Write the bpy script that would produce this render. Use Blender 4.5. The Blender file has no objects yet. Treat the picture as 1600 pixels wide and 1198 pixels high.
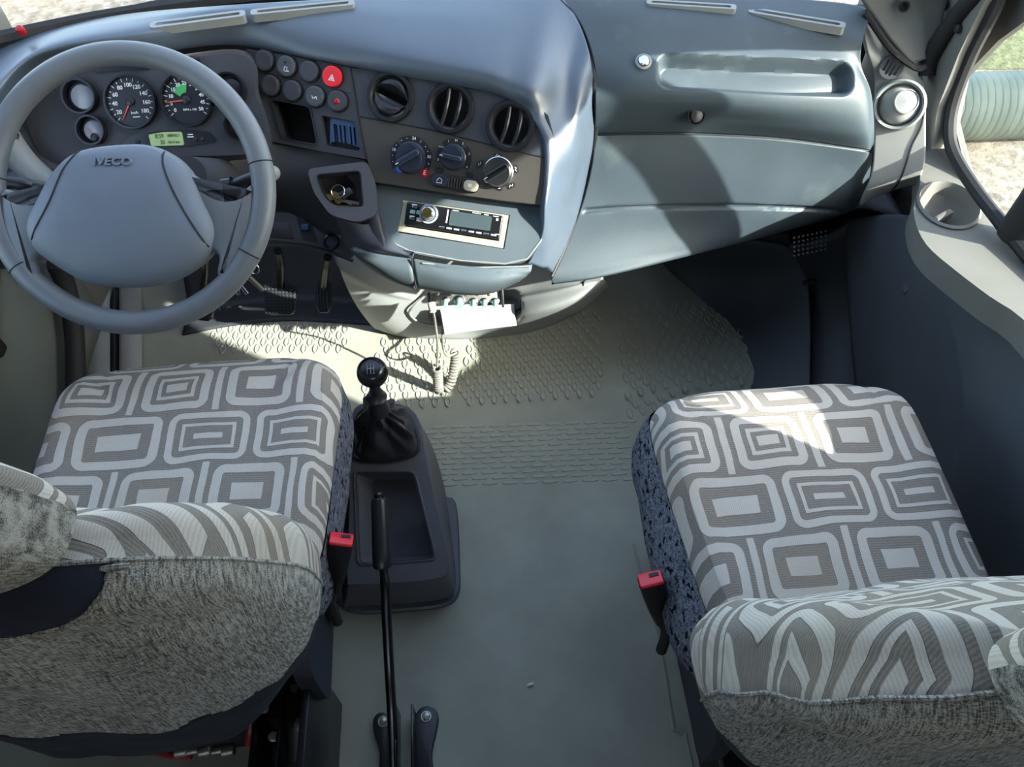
import bpy, bmesh, math, random
from mathutils import Vector as V, Matrix, noise
from mathutils.geometry import tessellate_polygon
random.seed(7)
S = bpy.context.scene
COL = S.collection
R = math.radians

# ---------------------------------------------------------------- camera
CAM = V((0.0, -0.226, 1.45)); YAW, PITCH, ROLL, FPX = .0698, .9116, -.0132, 1185.0
fw = V((math.sin(YAW)*math.cos(PITCH), math.cos(YAW)*math.cos(PITCH), -math.sin(PITCH)))
_rt = V((math.cos(YAW), -math.sin(YAW), 0)); _up = _rt.cross(fw)
rt = _rt*math.cos(ROLL) + _up*math.sin(ROLL); up = -_rt*math.sin(ROLL) + _up*math.cos(ROLL)
cd = bpy.data.cameras.new('camera'); cam = bpy.data.objects.new('camera', cd); COL.objects.link(cam)
cam.matrix_world = Matrix(((rt.x, up.x, -fw.x, CAM.x), (rt.y, up.y, -fw.y, CAM.y), (rt.z, up.z, -fw.z, CAM.z), (0, 0, 0, 1)))
cd.sensor_width = 36; cd.lens = 36*FPX/1600; cd.clip_start = .02; cd.clip_end = 300
S.camera = cam
# ---------------------------------------------------------------- sky, sun, exposure
SUN = V((1.30, -.83, 1.0)).normalized()
W = bpy.data.worlds.new('world'); S.world = W; W.use_nodes = True
wn = W.node_tree; wn.nodes.clear()
wo = wn.nodes.new('ShaderNodeOutputWorld'); wb = wn.nodes.new('ShaderNodeBackground'); ws = wn.nodes.new('ShaderNodeTexSky')
ws.sky_type = 'NISHITA'; ws.sun_disc = False; ws.sun_elevation = math.asin(SUN.z); ws.sun_rotation = math.atan2(SUN.x, SUN.y)
ws.air_density = 1.0; ws.dust_density = 2.0
wb.inputs[1].default_value = .29
hs_ = wn.nodes.new('ShaderNodeHueSaturation'); hs_.inputs['Saturation'].default_value = .8; wn.links.new(ws.outputs[0], hs_.inputs['Color']); wn.links.new(hs_.outputs[0], wb.inputs[0]); wn.links.new(wb.outputs[0], wo.inputs[0])
sl = bpy.data.lights.new('sun', 'SUN'); sl.energy = 5.8; sl.angle = R(.6); sl.color = (1, .975, .935)
so = bpy.data.objects.new('sun', sl); COL.objects.link(so); so.rotation_euler = SUN.to_track_quat('Z', 'Y').to_euler(); so.location = (6, -4, 6)
S.view_settings.view_transform = 'Standard'; S.view_settings.look = 'None'; S.view_settings.gamma = 1
S.view_settings.use_curve_mapping = False; S.view_settings.exposure = 1.95

# ---------------------------------------------------------------- survey helpers: a sighted pixel plus a known height / plane gives a point
def ray(px, py): return fw + rt*((px-800)/FPX) + up*((599-py)/FPX)
def Z(px, py, z): r = ray(px, py); return CAM + r*((z-CAM.z)/r.z)
def Yp(px, py, y): r = ray(px, py); return CAM + r*((y-CAM.y)/r.y)
def Xp(px, py, x): r = ray(px, py); return CAM + r*((x-CAM.x)/r.x)
def pix(p):
    d = p-CAM; k = d.dot(fw); return 800+FPX*d.dot(rt)/k, 599-FPX*d.dot(up)/k
class Plane:
    def __init__(s, p0, n): s.p = V(p0); s.n = V(n).normalized()
    @staticmethod
    def tri(a, b, c):
        n = (b-a).cross(c-a).normalized()
        if n.dot(CAM-a) < 0: n = -n
        return Plane(a, n)
    def at(s, px, py, off=0): r = ray(px, py); return CAM + r*((s.p+s.n*off-CAM).dot(s.n)/r.dot(s.n))
    def frame(s, px, py, qx=None, qy=None, off=0):
        o = s.at(px, py, off)
        x = (s.at(qx, qy, off)-o) if qx is not None else V((1, 0, 0))
        x = (x - s.n*x.dot(s.n)).normalized(); y = s.n.cross(x)
        return mat(o, x, y, s.n)
    def loc(s, M, pts): 
        I = M.inverted(); return [(I @ s.at(*p)).to_2d() for p in pts]
def mat(o, x, y, z): return Matrix(((x.x, y.x, z.x, o.x), (x.y, y.y, z.y, o.y), (x.z, y.z, z.z, o.z), (0, 0, 0, 1)))
def axis(o, zdir, xhint=(1, 0, 0)):
    z = V(zdir).normalized(); x = V(xhint); x = x - z*x.dot(z)
    if x.length < 1e-4: x = V((0, 1, 0)) - z*z.y
    x.normalize(); return mat(V(o), x, z.cross(x), z)

# ---------------------------------------------------------------- materials
def lin(h):
    if isinstance(h, str): c = [int(h[i:i+2], 16)/255 for i in (0, 2, 4)]
    else: c = [v/255 for v in h]
    return tuple((v/12.92 if v <= .04045 else ((v+.055)/1.055)**2.4) for v in c)+(1,)
class NT:
    def __init__(s, name):
        s.m = bpy.data.materials.new(name); s.m.use_nodes = True; s.t = s.m.node_tree
        s.b = s.t.nodes['Principled BSDF']; s.out = s.t.nodes['Material Output']
    def new(s, k, **kw):
        n = s.t.nodes.new(k)
        for a, b in kw.items(): setattr(n, a, b)
        return n
    def set(s, sock, v):
        if hasattr(v, 'is_output') or isinstance(v, bpy.types.NodeSocket): s.t.links.new(v, sock)
        else: sock.default_value = v
    def math(s, op, a, b=0.0, c=0.0):
        n = s.new('ShaderNodeMath', operation=op); s.set(n.inputs[0], a); s.set(n.inputs[1], b)
        if op in ('COMPARE', 'SMOOTH_MAX', 'MULTIPLY_ADD'): s.set(n.inputs[2], c)
        return n.outputs[0]
    def mix(s, f, a, b, blend='MIX'):
        n = s.new('ShaderNodeMix', data_type='RGBA', blend_type=blend); s.set(n.inputs[0], f); s.set(n.inputs[6], a); s.set(n.inputs[7], b); return n.outputs[2]
    def coord(s, k='Object'): return s.new('ShaderNodeTexCoord').outputs[k]
    def noise(s, scale, co=None, detail=3, rough=.55):
        n = s.new('ShaderNodeTexNoise'); s.set(n.inputs['Scale'], scale); n.inputs['Detail'].default_value = detail; n.inputs['Roughness'].default_value = rough
        s.set(n.inputs['Vector'], co if co is not None else s.coord()); return n.outputs[0]
    def ramp(s, f, stops):
        n = s.new('ShaderNodeValToRGB'); e = n.color_ramp.elements
        while len(e) < len(stops): e.new(.5)
        for i, (p, c) in enumerate(stops): e[i].position = p; e[i].color = c
        s.set(n.inputs[0], f); return n.outputs[0]
    def bump(s, h, strength, dist):
        n = s.new('ShaderNodeBump'); n.inputs['Strength'].default_value = strength; n.inputs['Distance'].default_value = dist
        s.set(n.inputs['Height'], h); s.t.links.new(n.outputs[0], s.b.inputs['Normal'])
M = {}
def plastic(name, col, rough=.5, grain=900, gb=.25, var=.06, metal=0, spec=.5, dirt=None):
    n = NT(name); c = lin(col); b = n.b
    k = n.noise(6, detail=5)
    d = tuple(max(0, v*(1-var*2)) for v in c[:3])+(1,); l = tuple(min(1, v*(1+var*2)) for v in c[:3])+(1,)
    colr = n.ramp(k, [(.3, d), (.7, l)])
    if dirt:
        kk = n.noise(dirt[1], detail=6); colr = n.mix(n.ramp(kk, [(dirt[2], (0, 0, 0, 1)), (dirt[2]+.2, (dirt[3],)*3+(1,))]), colr, lin(dirt[0]))
    n.t.links.new(colr, b.inputs['Base Color'])
    b.inputs['Roughness'].default_value = rough; b.inputs['Metallic'].default_value = metal; b.inputs['Specular IOR Level'].default_value = spec
    if gb: n.bump(n.noise(grain, detail=2), gb, .0006)
    M[name] = n.m; return n.m
plastic('pad_blue_grey', '454f5a', .36, 700, .25, spec=.75)
plastic('stack_grey', '4a5357', .6, 700, .35, spec=.3)
plastic('visor_grey', '3f4347', .6, 700, .35)
plastic('glove_grey', '384247', .48, 700, .3, spec=.5, dirt=('6d7573', 9, .6, .35))
plastic('panel_black', '323438', .5, 900, .25)
plastic('climate_bronze', '3d3a35', .38, 1200, .12)
plastic('fascia_dark', '3a3e45', .55, 800, .25)
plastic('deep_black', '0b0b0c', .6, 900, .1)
plastic('gloss_black', '141417', .22, 900, 0)
plastic('satin_black', '1b1c1f', .38, 900, .1)
plastic('trim_grey', '787a77', .5, 800, .25)
plastic('door_green', '62665e', .55, 800, .25)
plastic('light_grey', '90908a', .5, 800, .25)
plastic('door_grey', '66655e', .6, 800, .25, spec=.3)
plastic('door_dark', '484d52', .65, 700, .3)
plastic('wheel_rim', '63676b', .42, 1100, .35)
plastic('wheel_pad', '626a74', .55, 800, .3)
plastic('console_grey', '505054', .5, 800, .25)
plastic('floor_rubber', '919284', .62, 500, .35, var=.08, dirt=('a59c88', 3.2, .56, .3))
plastic('mat_stud', '979889', .5, 500, .2)
plastic('leather', '2c2c30', .42, 260, .5)
plastic('navy_cloth', '171c2c', .9, 1200, .5)
plastic('navy_plastic', '1d222c', .55, 800, .25)
plastic('red_plastic', 'd62430', .35, 900, .05)
plastic('red_lamp', '9c0d16', .25, 900, 0)
plastic('blue_plastic', '2c4468', .5, 900, .1)
plastic('blue_dot', '2a50a8', .4, 900, 0)
plastic('white_paint', 'd8d8d4', .5, 900, 0)
plastic('paper', 'b4b1a8', .8, 500, .15, var=.03)
plastic('green_cap', '7fa293', .5, 900, 0)
plastic('cream_cap', 'd9cfb4', .45, 900, 0)
plastic('chrome', 'c2c2c0', .22, 900, 0, metal=1)
plastic('steel', '84827a', .42, 400, .2, metal=.8)
plastic('brass', 'b79b5b', .3, 900, 0, metal=1)
plastic('knob_blue', '262c3a', .3, 900, .05)
plastic('cord', '7b786f', .5, 900, 0)
plastic('seal_black', '141414', .7, 500, .3)
plastic('wall_grey', '5f5d57', .7, 400, .2)
plastic('roof_lining', '5f5c55', .9, 200, .3)
plastic('cabin_brown', '5c4635', .8, 100, .3)
plastic('dial_face', '17191f', .35, 900, 0)
plastic('dial_white', 'cfd3d6', .4, 900, 0)
plastic('needle', 'd2503c', .4, 900, 0)
plastic('lens_grey', '8d929a', .15, 900, 0)
plastic('beige_frame', 'a89f86', .4, 900, .05)
plastic('bolt_zinc', 'a9a79c', .38, 900, 0, metal=.7)
plastic('red_hose', '8f1a18', .4, 900, 0)
plastic('thread_blue', '4a6390', .9, 900, 0)
plastic('pipe_grey', '838b80', .45, 300, .2)
plastic('green_zone', '3c9a54', .5, 900, 0)
plastic('paint_white', 'b9bcbc', .3, 300, .1)
def emit(name, col, st):
    n = NT(name); n.b.inputs['Base Color'].default_value = lin(col); n.b.inputs['Emission Color'].default_value = lin(col); n.b.inputs['Emission Strength'].default_value = st; M[name] = n.m
emit('lcd_green', '7f9668', .12)
emit('red_led', 'e01040', 1.2)
plastic('lcd_ink', '20281c', .5, 900, 0)
plastic('radio_lcd', '3b4648', .15, 900, 0)
def glass(name, tint=(1, 1, 1)):
    n = NT(name); t = n.t
    tr = n.new('ShaderNodeBsdfTransparent'); tr.inputs[0].default_value = tint+(1,)
    gl = n.new('ShaderNodeBsdfGlossy'); gl.inputs['Roughness'].default_value = .02
    lw = n.new('ShaderNodeLayerWeight'); lw.inputs[0].default_value = .5
    fr = n.math('MULTIPLY_ADD', n.math('POWER', lw.outputs[1], 4.0), .35, .02)
    mx = n.new('ShaderNodeMixShader'); t.links.new(fr, mx.inputs[0]); t.links.new(tr.outputs[0], mx.inputs[1]); t.links.new(gl.outputs[0], mx.inputs[2])
    t.links.new(mx.outputs[0], n.out.inputs[0]); t.nodes.remove(n.b); M[name] = n.m
glass('window_glass', (.93, .96, .95))
def gravel():
    n = NT('gravel'); co = n.coord()
    a = n.noise(14, co, 8, .7); b_ = n.noise(1.1, co, 3)
    c = n.ramp(a, [(.3, lin('3d3a35')), (.5, lin('736d63')), (.7, lin('9a948a'))])
    c = n.mix(n.ramp(b_, [(.45, (0, 0, 0, 1)), (.7, (.5, .5, .5, 1))]), c, lin('7a6748'))
    n.t.links.new(c, n.b.inputs['Base Color']); n.b.inputs['Roughness'].default_value = .95; n.bump(a, .8, .03); M['gravel'] = n.m
gravel()
def grass():
    n = NT('grass'); a = n.noise(20, None, 6, .7)
    n.t.links.new(n.ramp(a, [(.3, lin('3c4228')), (.7, lin('6f7350'))]), n.b.inputs['Base Color']); n.b.inputs['Roughness'].default_value = 1; n.bump(a, 1, .03); M['grass'] = n.m
grass()
def weave(name, dark, light, fine, coarse, contrast=1.0, speck=None):
    n = NT(name); co = n.coord()
    def stretched(v, sc=1):
        mp = n.new('ShaderNodeMapping'); n.t.links.new(co, mp.inputs[0]); mp.inputs['Scale'].default_value = v
        return n.noise(sc, mp.outputs[0], 2, .6)
    a = stretched((fine, coarse, coarse)); b_ = stretched((coarse, fine, fine))
    f = n.math('MULTIPLY', n.math('ADD', a, b_), .5)
    big = n.noise(9, co, 4)
    f = n.math('ADD', f, n.math('MULTIPLY', n.math('SUBTRACT', big, .5), .12))
    c = n.ramp(f, [(.5-.15/contrast, lin(dark)), (.5+.15/contrast, lin(light))])
    if speck:
        k = stretched((speck[1]*1.4, speck[1]*.5, speck[1]*.5)); c = n.mix(n.ramp(k, [(speck[2], (0, 0, 0, 1)), (speck[2]+.05, (1, 1, 1, 1))]), c, lin(speck[0]))
    n.t.links.new(c, n.b.inputs['Base Color']); n.b.inputs['Roughness'].default_value = .95; n.b.inputs['Specular IOR Level'].default_value = .15
    n.bump(f, .7, .0015); M[name] = n.m
weave('woven_grey', '4d4b46', 'b3b0a7', 800, 70, 1.5)
weave('velour_dark', '34373f', '7c7e86', 420, 120, 1.2, ('0d0f16', 150, .57))
def pattern():
    n = NT('pattern_fabric'); m = n.math
    uv = n.new('ShaderNodeUVMap').outputs[0]
    warp = n.new('ShaderNodeTexNoise'); warp.inputs['Scale'].default_value = 6; n.t.links.new(uv, warp.inputs['Vector'])
    sp = n.new('ShaderNodeSeparateXYZ'); n.t.links.new(uv, sp.inputs[0]); ws_ = n.new('ShaderNodeSeparateColor'); n.t.links.new(warp.outputs[1], ws_.inputs[0])
    u = m('ADD', sp.outputs[0], m('MULTIPLY', m('SUBTRACT', ws_.outputs[0], .5), .022)); v = m('ADD', sp.outputs[1], m('MULTIPLY', m('SUBTRACT', ws_.outputs[1], .5), .018))
    cw, ch = .134, .098
    vv = m('DIVIDE', v, ch); row = m('FLOOR', vv); odd = m('MODULO', m('ABSOLUTE', row), 2.0)
    uu = m('ADD', m('DIVIDE', u, cw), m('MULTIPLY', odd, .46)); cell = m('FLOOR', uu)
    X = m('ABSOLUTE', m('MULTIPLY', m('SUBTRACT', m('SUBTRACT', uu, cell), .5), cw)); Y = m('ABSOLUTE', m('MULTIPLY', m('SUBTRACT', m('SUBTRACT', vv, row), .5), ch))
    wn_ = n.new('ShaderNodeTexWhiteNoise', noise_dimensions='2D'); cb = n.new('ShaderNodeCombineXYZ'); n.t.links.new(cell, cb.inputs[0]); n.t.links.new(row, cb.inputs[1]); n.t.links.new(cb.outputs[0], wn_.inputs['Vector'])
    rnd = wn_.outputs[0]
    r = .019
    hw = m('SUBTRACT', cw/2-.0048-r, m('MULTIPLY', odd, .0085)); qx = m('SUBTRACT', X, hw); qy = m('SUBTRACT', Y, ch/2-.0042-r)
    mx, my = m('MAXIMUM', qx, 0), m('MAXIMUM', qy, 0)
    d = m('ADD', m('SQRT', m('ADD', m('MULTIPLY', mx, mx), m('MULTIPLY', my, my))), m('MINIMUM', m('MAXIMUM', qx, qy), 0))
    e = m('SUBTRACT', r, d)          # distance in from the edge of the motif
    def step(a, w=.0005):
        k = n.new('ShaderNodeMapRange', interpolation_type='SMOOTHSTEP'); n.set(k.inputs[0], e); n.set(k.inputs[1], a-w); n.set(k.inputs[2], a+w); return k.outputs[0]
    def bands(L):                    # light share, alternating light / dark from the edge inwards
        o = step(0.0)
        for i, a in enumerate(L): o = m('SUBTRACT', o, step(a)) if i % 2 == 0 else m('ADD', o, step(a))
        return o
    lA, lB, lC = bands([.0145, .0225, .0295, .0365]), bands([.0150, .0310]), bands([.0115, .0205, .0265, .0395])
    tA = m('LESS_THAN', rnd, .36); tC = m('GREATER_THAN', rnd, .68); tB = m('SUBTRACT', 1, m('ADD', tA, tC))
    lt = m('ADD', m('ADD', m('MULTIPLY', lA, tA), m('MULTIPLY', lB, tB)), m('MULTIPLY', lC, tC))
    stripe = m('MULTIPLY', odd, m('GREATER_THAN', X, cw/2-.0052)); lt = m('MINIMUM', m('ADD', lt, stripe), 1)
    dark = m('SUBTRACT', 1, lt)
    def lines(ax, per, w):
        f = m('FRACT', m('DIVIDE', ax, per)); return m('LESS_THAN', f, w)
    jit = n.noise(500, uv, 1)
    lu = lines(m('ADD', u, m('MULTIPLY', jit, .0020)), .0026, .45); lv = lines(m('ADD', v, m('MULTIPLY', jit, .0030)), .0034, .5)
    cl = n.mix(m('MULTIPLY', lu, .5), lin('c4bcb0'), lin('aaa297')); cdk = n.mix(m('MULTIPLY', lv, .6), lin('8c857b'), lin('6c655d'))
    c = n.mix(dark, cl, cdk)
    ol = m('MULTIPLY', m('MULTIPLY', dark, m('SUBTRACT', 1, dark)), 3.0); c = n.mix(m('MINIMUM', ol, .6), c, lin('4b443d'))
    tan = n.noise(4.5, uv, 2); c = n.mix(n.ramp(tan, [(.52, (0, 0, 0, 1)), (.75, (.35, .35, .35, 1))]), c, lin('a48f70'))
    n.t.links.new(c, n.b.inputs['Base Color']); n.b.inputs['Roughness'].default_value = .95; n.b.inputs['Specular IOR Level'].default_value = .12
    n.bump(m('ADD', m('MULTIPLY', dark, -.8), m('MULTIPLY', lu, .25)), .5, .0015); M['pattern_fabric'] = n.m
pattern()

# ---------------------------------------------------------------- mesh helpers
class G:
    def __init__(s): s.v = []; s.f = []; s.uv = []; s.has = False
    def add(s, v, f, uv=None):
        b = len(s.v); s.v += [V(p) for p in v]; s.f += [tuple(i+b for i in q) for q in f]
        s.uv += list(uv) if uv else [(0, 0)]*len(v); s.has = s.has or bool(uv); return s
    def bm(s, bm, Mx=None):
        bm.verts.ensure_lookup_table(); bm.verts.index_update()
        s.add([(Mx @ v.co if Mx else v.co.copy()) for v in bm.verts], [tuple(v.index for v in f.verts) for f in bm.faces]); bm.free(); return s
    def box(s, Mx, sx, sy, sz, bev=0, seg=2):
        bm = bmesh.new(); bmesh.ops.create_cube(bm, size=1); bmesh.ops.scale(bm, vec=(sx, sy, sz), verts=bm.verts)
        if bev: bmesh.ops.bevel(bm, geom=bm.edges[:], offset=bev, segments=seg, affect='EDGES', profile=.5)
        return s.bm(bm, Mx)
    def lathe(s, Mx, prof, n=32, cap=True):
        v = []; f = []
        for r, z in prof:
            for i in range(n):
                a = 2*math.pi*i/n; v.append(Mx @ V((r*math.cos(a), r*math.sin(a), z)))
        for k in range(len(prof)-1):
            for i in range(n): j = (i+1) % n; f.append((k*n+i, k*n+j, (k+1)*n+j, (k+1)*n+i))
        if cap:
            f.append(tuple(reversed(range(n)))); f.append(tuple((len(prof)-1)*n+i for i in range(n)))
        return s.add(v, f)
    def cyl(s, Mx, r, h, n=24, bev=0): return s.lathe(Mx, [(r, 0), (r, h-bev), (r-bev*.4, h-bev*.4), (r-bev, h)] if bev else [(r, 0), (r, h)], n)
    def tube(s, pts, r, n=10, closed=False):
        pts = [V(p) for p in pts]; N = len(pts); rr = r if isinstance(r, (list, tuple)) else [r]*N
        v = []; f = []; prev = None
        for i, p in enumerate(pts):
            t = (pts[(i+1) % N]-pts[i-1]) if closed else (pts[min(i+1, N-1)]-pts[max(i-1, 0)])
            t.normalize()
            if prev is None: prev = t.orthogonal().normalized()
            prev = (prev - t*prev.dot(t)).normalized(); b = t.cross(prev)
            for k in range(n): a = 2*math.pi*k/n; v.append(p+(prev*math.cos(a)+b*math.sin(a))*rr[i])
        for i in range(N if closed else N-1):
            j = (i+1) % N
            for k in range(n): l = (k+1) % n; f.append((i*n+k, i*n+l, j*n+l, j*n+k))
        if not closed: f.append(tuple(reversed(range(n)))); f.append(tuple((N-1)*n+k for k in range(n)))
        return s.add(v, f)
    def prism(s, Mx, poly, z0, z1, bev=0, holes=()):
        loops = [list(poly)]+[list(h) for h in holes]
        ar = lambda L: sum(L[i-1][0]*L[i][1]-L[i][0]*L[i-1][1] for i in range(len(L)))
        if ar(loops[0]) < 0: loops[0].reverse()
        for h in loops[1:]:
            if ar(h) > 0: h.reverse()
        if not holes and bev:
            bm = bmesh.new(); vs = [bm.verts.new((p[0], p[1], z0)) for p in loops[0]]; fc = bm.faces.new(vs)
            ex = bmesh.ops.extrude_face_region(bm, geom=[fc]); tv = [g for g in ex['geom'] if isinstance(g, bmesh.types.BMVert)]
            bmesh.ops.translate(bm, vec=(0, 0, z1-z0), verts=tv)
            te = [e for e in bm.edges if all(abs(v.co.z-z1) < 1e-7 for v in e.verts)]
            bmesh.ops.recalc_face_normals(bm, faces=bm.faces)
            bmesh.ops.bevel(bm, geom=te, offset=bev, segments=3, affect='EDGES', profile=.5)
            return s.bm(bm, Mx)
        fl = [p for L in loops for p in L]; n = len(fl)
        tris = tessellate_polygon([[V((p[0], p[1], 0)) for p in L] for L in loops])
        v = [Mx @ V((p[0], p[1], z1)) for p in fl]+[Mx @ V((p[0], p[1], z0)) for p in fl]; f = []
        for t in tris:
            a = (fl[t[1]][0]-fl[t[0]][0])*(fl[t[2]][1]-fl[t[0]][1])-(fl[t[2]][0]-fl[t[0]][0])*(fl[t[1]][1]-fl[t[0]][1])
            t = tuple(t) if a > 0 else tuple(reversed(t)); f.append(t)
            f.append(tuple(i+n for i in reversed(t)))
        b = 0
        for L in loops:
            for i in range(len(L)): j = (i+1) % len(L); f.append((b+i+n, b+j+n, b+j, b+i))
            b += len(L)
        return s.add(v, f)
    def grid(s, rows, closed_u=False, uv=None):
        nu = len(rows[0]); v = [p for r in rows for p in r]; f = []
        for a in range(len(rows)-1):
            for b in range(nu if closed_u else nu-1): c = (b+1) % nu; f.append((a*nu+b, a*nu+c, (a+1)*nu+c, (a+1)*nu+b))
        return s.add(v, f, uv)
    def ball(s, Mx, r, n=20, m=12, sz=1):
        return s.lathe(Mx, [(max(1e-5, r*math.sin(math.pi*k/m)), -r*sz*math.cos(math.pi*k/m)) for k in range(m+1)], n, cap=False)
    def done(s, name, mt, parent=None, smooth=38, thick=0):
        me = bpy.data.meshes.new(name); me.from_pydata([tuple(v) for v in s.v], [], s.f); me.validate()
        if s.has:
            ul = me.uv_layers.new(name='UVMap')
            for l in me.loops: ul.data[l.index].uv = s.uv[l.vertex_index]
        if not thick:
            bm = bmesh.new(); bm.from_mesh(me); bmesh.ops.recalc_face_normals(bm, faces=bm.faces); bm.to_mesh(me); bm.free()
        me.materials.append(M[mt])
        if smooth: me.shade_smooth(); me.set_sharp_from_angle(angle=R(smooth))
        o = bpy.data.objects.new(name, me); COL.objects.link(o)
        if thick: md = o.modifiers.new('thickness', 'SOLIDIFY'); md.thickness = thick; md.offset = -1
        if parent is not None: put(o, parent)
        return o
def put(o, parent):
    o.parent = parent
    L = V((0, 0, 0)); p = parent
    if p.type == 'EMPTY': L = p.location
    o.matrix_parent_inverse = Matrix.Translation(-L)
def tag(o, label=None, cat=None, group=None, kind=None):
    if label: o['label'] = label
    if cat: o['category'] = cat
    if group: o['group'] = group
    if kind: o['kind'] = kind
    return o
def thing(name, loc, label, cat, group=None, kind=None):
    o = bpy.data.objects.new(name, None); COL.objects.link(o); o.location = V(loc); o.empty_display_size = .05
    return tag(o, label, cat, group, kind)
def cr(pts, n, closed=False):
    "Catmull-Rom through points, n samples"
    P = [V(p) for p in pts]; K = len(P); out = []
    segs = K if closed else K-1
    for i in range(n):
        t = i/(n if closed else n-1)*segs; k = min(int(t), segs-1); t -= k
        g = (lambda q: P[q % K]) if closed else (lambda q: P[q] if 0 <= q < K else (P[0]*2-P[1] if q < 0 else P[-1]*2-P[-2]))
        a, b, c, d = g(k-1), g(k), g(k+1), g(k+2)
        out.append(.5*((2*b)+(c-a)*t+(2*a-5*b+4*c-d)*t*t+(3*b-a-3*c+d)*t**3))
    return out
def patch(rows, nu, nv, disp=None):
    R1 = [cr(r, nu) for r in rows]
    cols = [cr([r[i] for r in R1], nv) for i in range(nu)]
    gr = [[cols[i][j] for i in range(nu)] for j in range(nv)]
    if disp:
        o = []
        for j in range(nv):
            row = []
            for i in range(nu):
                du = gr[j][min(i+1, nu-1)]-gr[j][max(i-1, 0)]; dv = gr[min(j+1, nv-1)][i]-gr[max(j-1, 0)][i]
                nn = du.cross(dv).normalized()
                if nn.dot(CAM-gr[j][i]) < 0: nn = -nn
                row.append(gr[j][i]+nn*disp(*pix(gr[j][i])))
            o.append(row)
        gr = o
    return gr
def orient(gr):
    "flip a patch so that its faces look at the cab"
    a = gr[len(gr)//2][len(gr[0])//2]; du = gr[len(gr)//2][len(gr[0])//2+1]-a; dv = gr[len(gr)//2+1][len(gr[0])//2]-a
    return gr if du.cross(dv).dot(CAM-a) > 0 else [list(reversed(r)) for r in gr]
def sm(a, b, x): t = max(0, min(1, (x-a)/(b-a))); return t*t*(3-2*t)
def text(name, s, Mx, size, mt, parent, depth=.0004, ax='CENTER', sx=1.0, bold=0):
    c = bpy.data.curves.new(name, 'FONT'); c.body = s; c.size = size; c.extrude = depth; c.align_x = ax; c.align_y = 'CENTER'; c.offset = bold; c.resolution_u = 3
    t = bpy.data.objects.new(name+'_tmp', c); COL.objects.link(t)
    bpy.context.view_layer.update()
    me = bpy.data.meshes.new_from_object(t.evaluated_get(bpy.context.evaluated_depsgraph_get())); bpy.data.objects.remove(t)
    me.name = name; me.transform(Mx @ Matrix.Diagonal((sx, 1, 1, 1))); me.materials.clear(); me.materials.append(M[mt])
    o = bpy.data.objects.new(name, me); COL.objects.link(o); put(o, parent); return o
def circ(r, n=32, cx=0, cy=0, ry=None): return [(cx+r*math.cos(2*math.pi*i/n), cy+(ry or r)*math.sin(2*math.pi*i/n)) for i in range(n)]
def rrect(w, h, r, n=5, cx=0, cy=0):
    o = []
    for sx, sy, a0 in ((1, 1, 0), (-1, 1, 90), (-1, -1, 180), (1, -1, 270)):
        for k in range(n+1): a = R(a0+90*k/n); o.append((cx+sx*(w/2-r)+r*math.cos(a), cy+sy*(h/2-r)+r*math.sin(a)))
    return o
def rpoly(pts, r, n=4):
    "round the corners of a 2-D polygon"
    o = []; K = len(pts)
    for i in range(K):
        p = V(pts[i]).to_2d(); a = (V(pts[i-1]).to_2d()-p); b = (V(pts[(i+1) % K]).to_2d()-p)
        ra = min(r, a.length*.45); rb = min(r, b.length*.45); A = p+a.normalized()*ra; B = p+b.normalized()*rb
        for k in range(n+1): t = k/n; q = A*(1-t)**2+p*2*t*(1-t)+B*t*t; o.append((q.x, q.y))
    return o

# ================================================================ the setting
def hole_wall(name, x, sgn):
    Mx = mat(V((x, 0, 0)), V((0, 1, 0)), V((0, 0, 1)), V((1, 0, 0)))
    win = [(.085, .79), (.28, .775), (.40, .71), (.52, .62), (.66, .565), (.80, .565), (.88, .585), (.96, .62), (.995, .69), (.955, .78), (.87, .90), (.835, .945), (.784, 1.025), (.704, 1.13), (.635, 1.212), (.60, 1.255), (.52, 1.235), (.335, 1.29), (.15, 1.335), (.085, 1.35)]
    holes = [win]
    if sgn < 0: holes.append([(-2.4, .95), (-1.8, .95), (-1.8, 1.35), (-2.4, 1.35)])
    o = G().prism(Mx, [(-2.6, -.12), (1.45, -.12), (1.45, .72), (1.18, .76), (.66, 1.40), (.50, 1.72), (-2.6, 1.72)], -.006, .006, holes=holes).done(name, 'wall_grey', smooth=20)
    return tag(o, kind='structure'), win
wall_r, WIN = hole_wall('wall_right', .925, 1)
wall_l, _ = hole_wall('wall_left', -.95, -1)
# floor: rubber covered pan, raised in front of the seats, rising to the toe board
def floor_h(x, y):
    h = .014*sm(.80, .83, y - .03*x)
    h += .42*max(0, y-1.22)
    return h
rows = []
ys = [-2.6, -1.5, -.8, -.4]+[-.3+.03*i for i in range(58)]
for y in ys: rows.append([V((-.92+1.82*i/60, y, floor_h(-.92+1.82*i/60, y))) for i in range(61)])
floor = tag(G().grid(rows).done('floor', 'floor_rubber', thick=.03), kind='structure')
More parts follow.
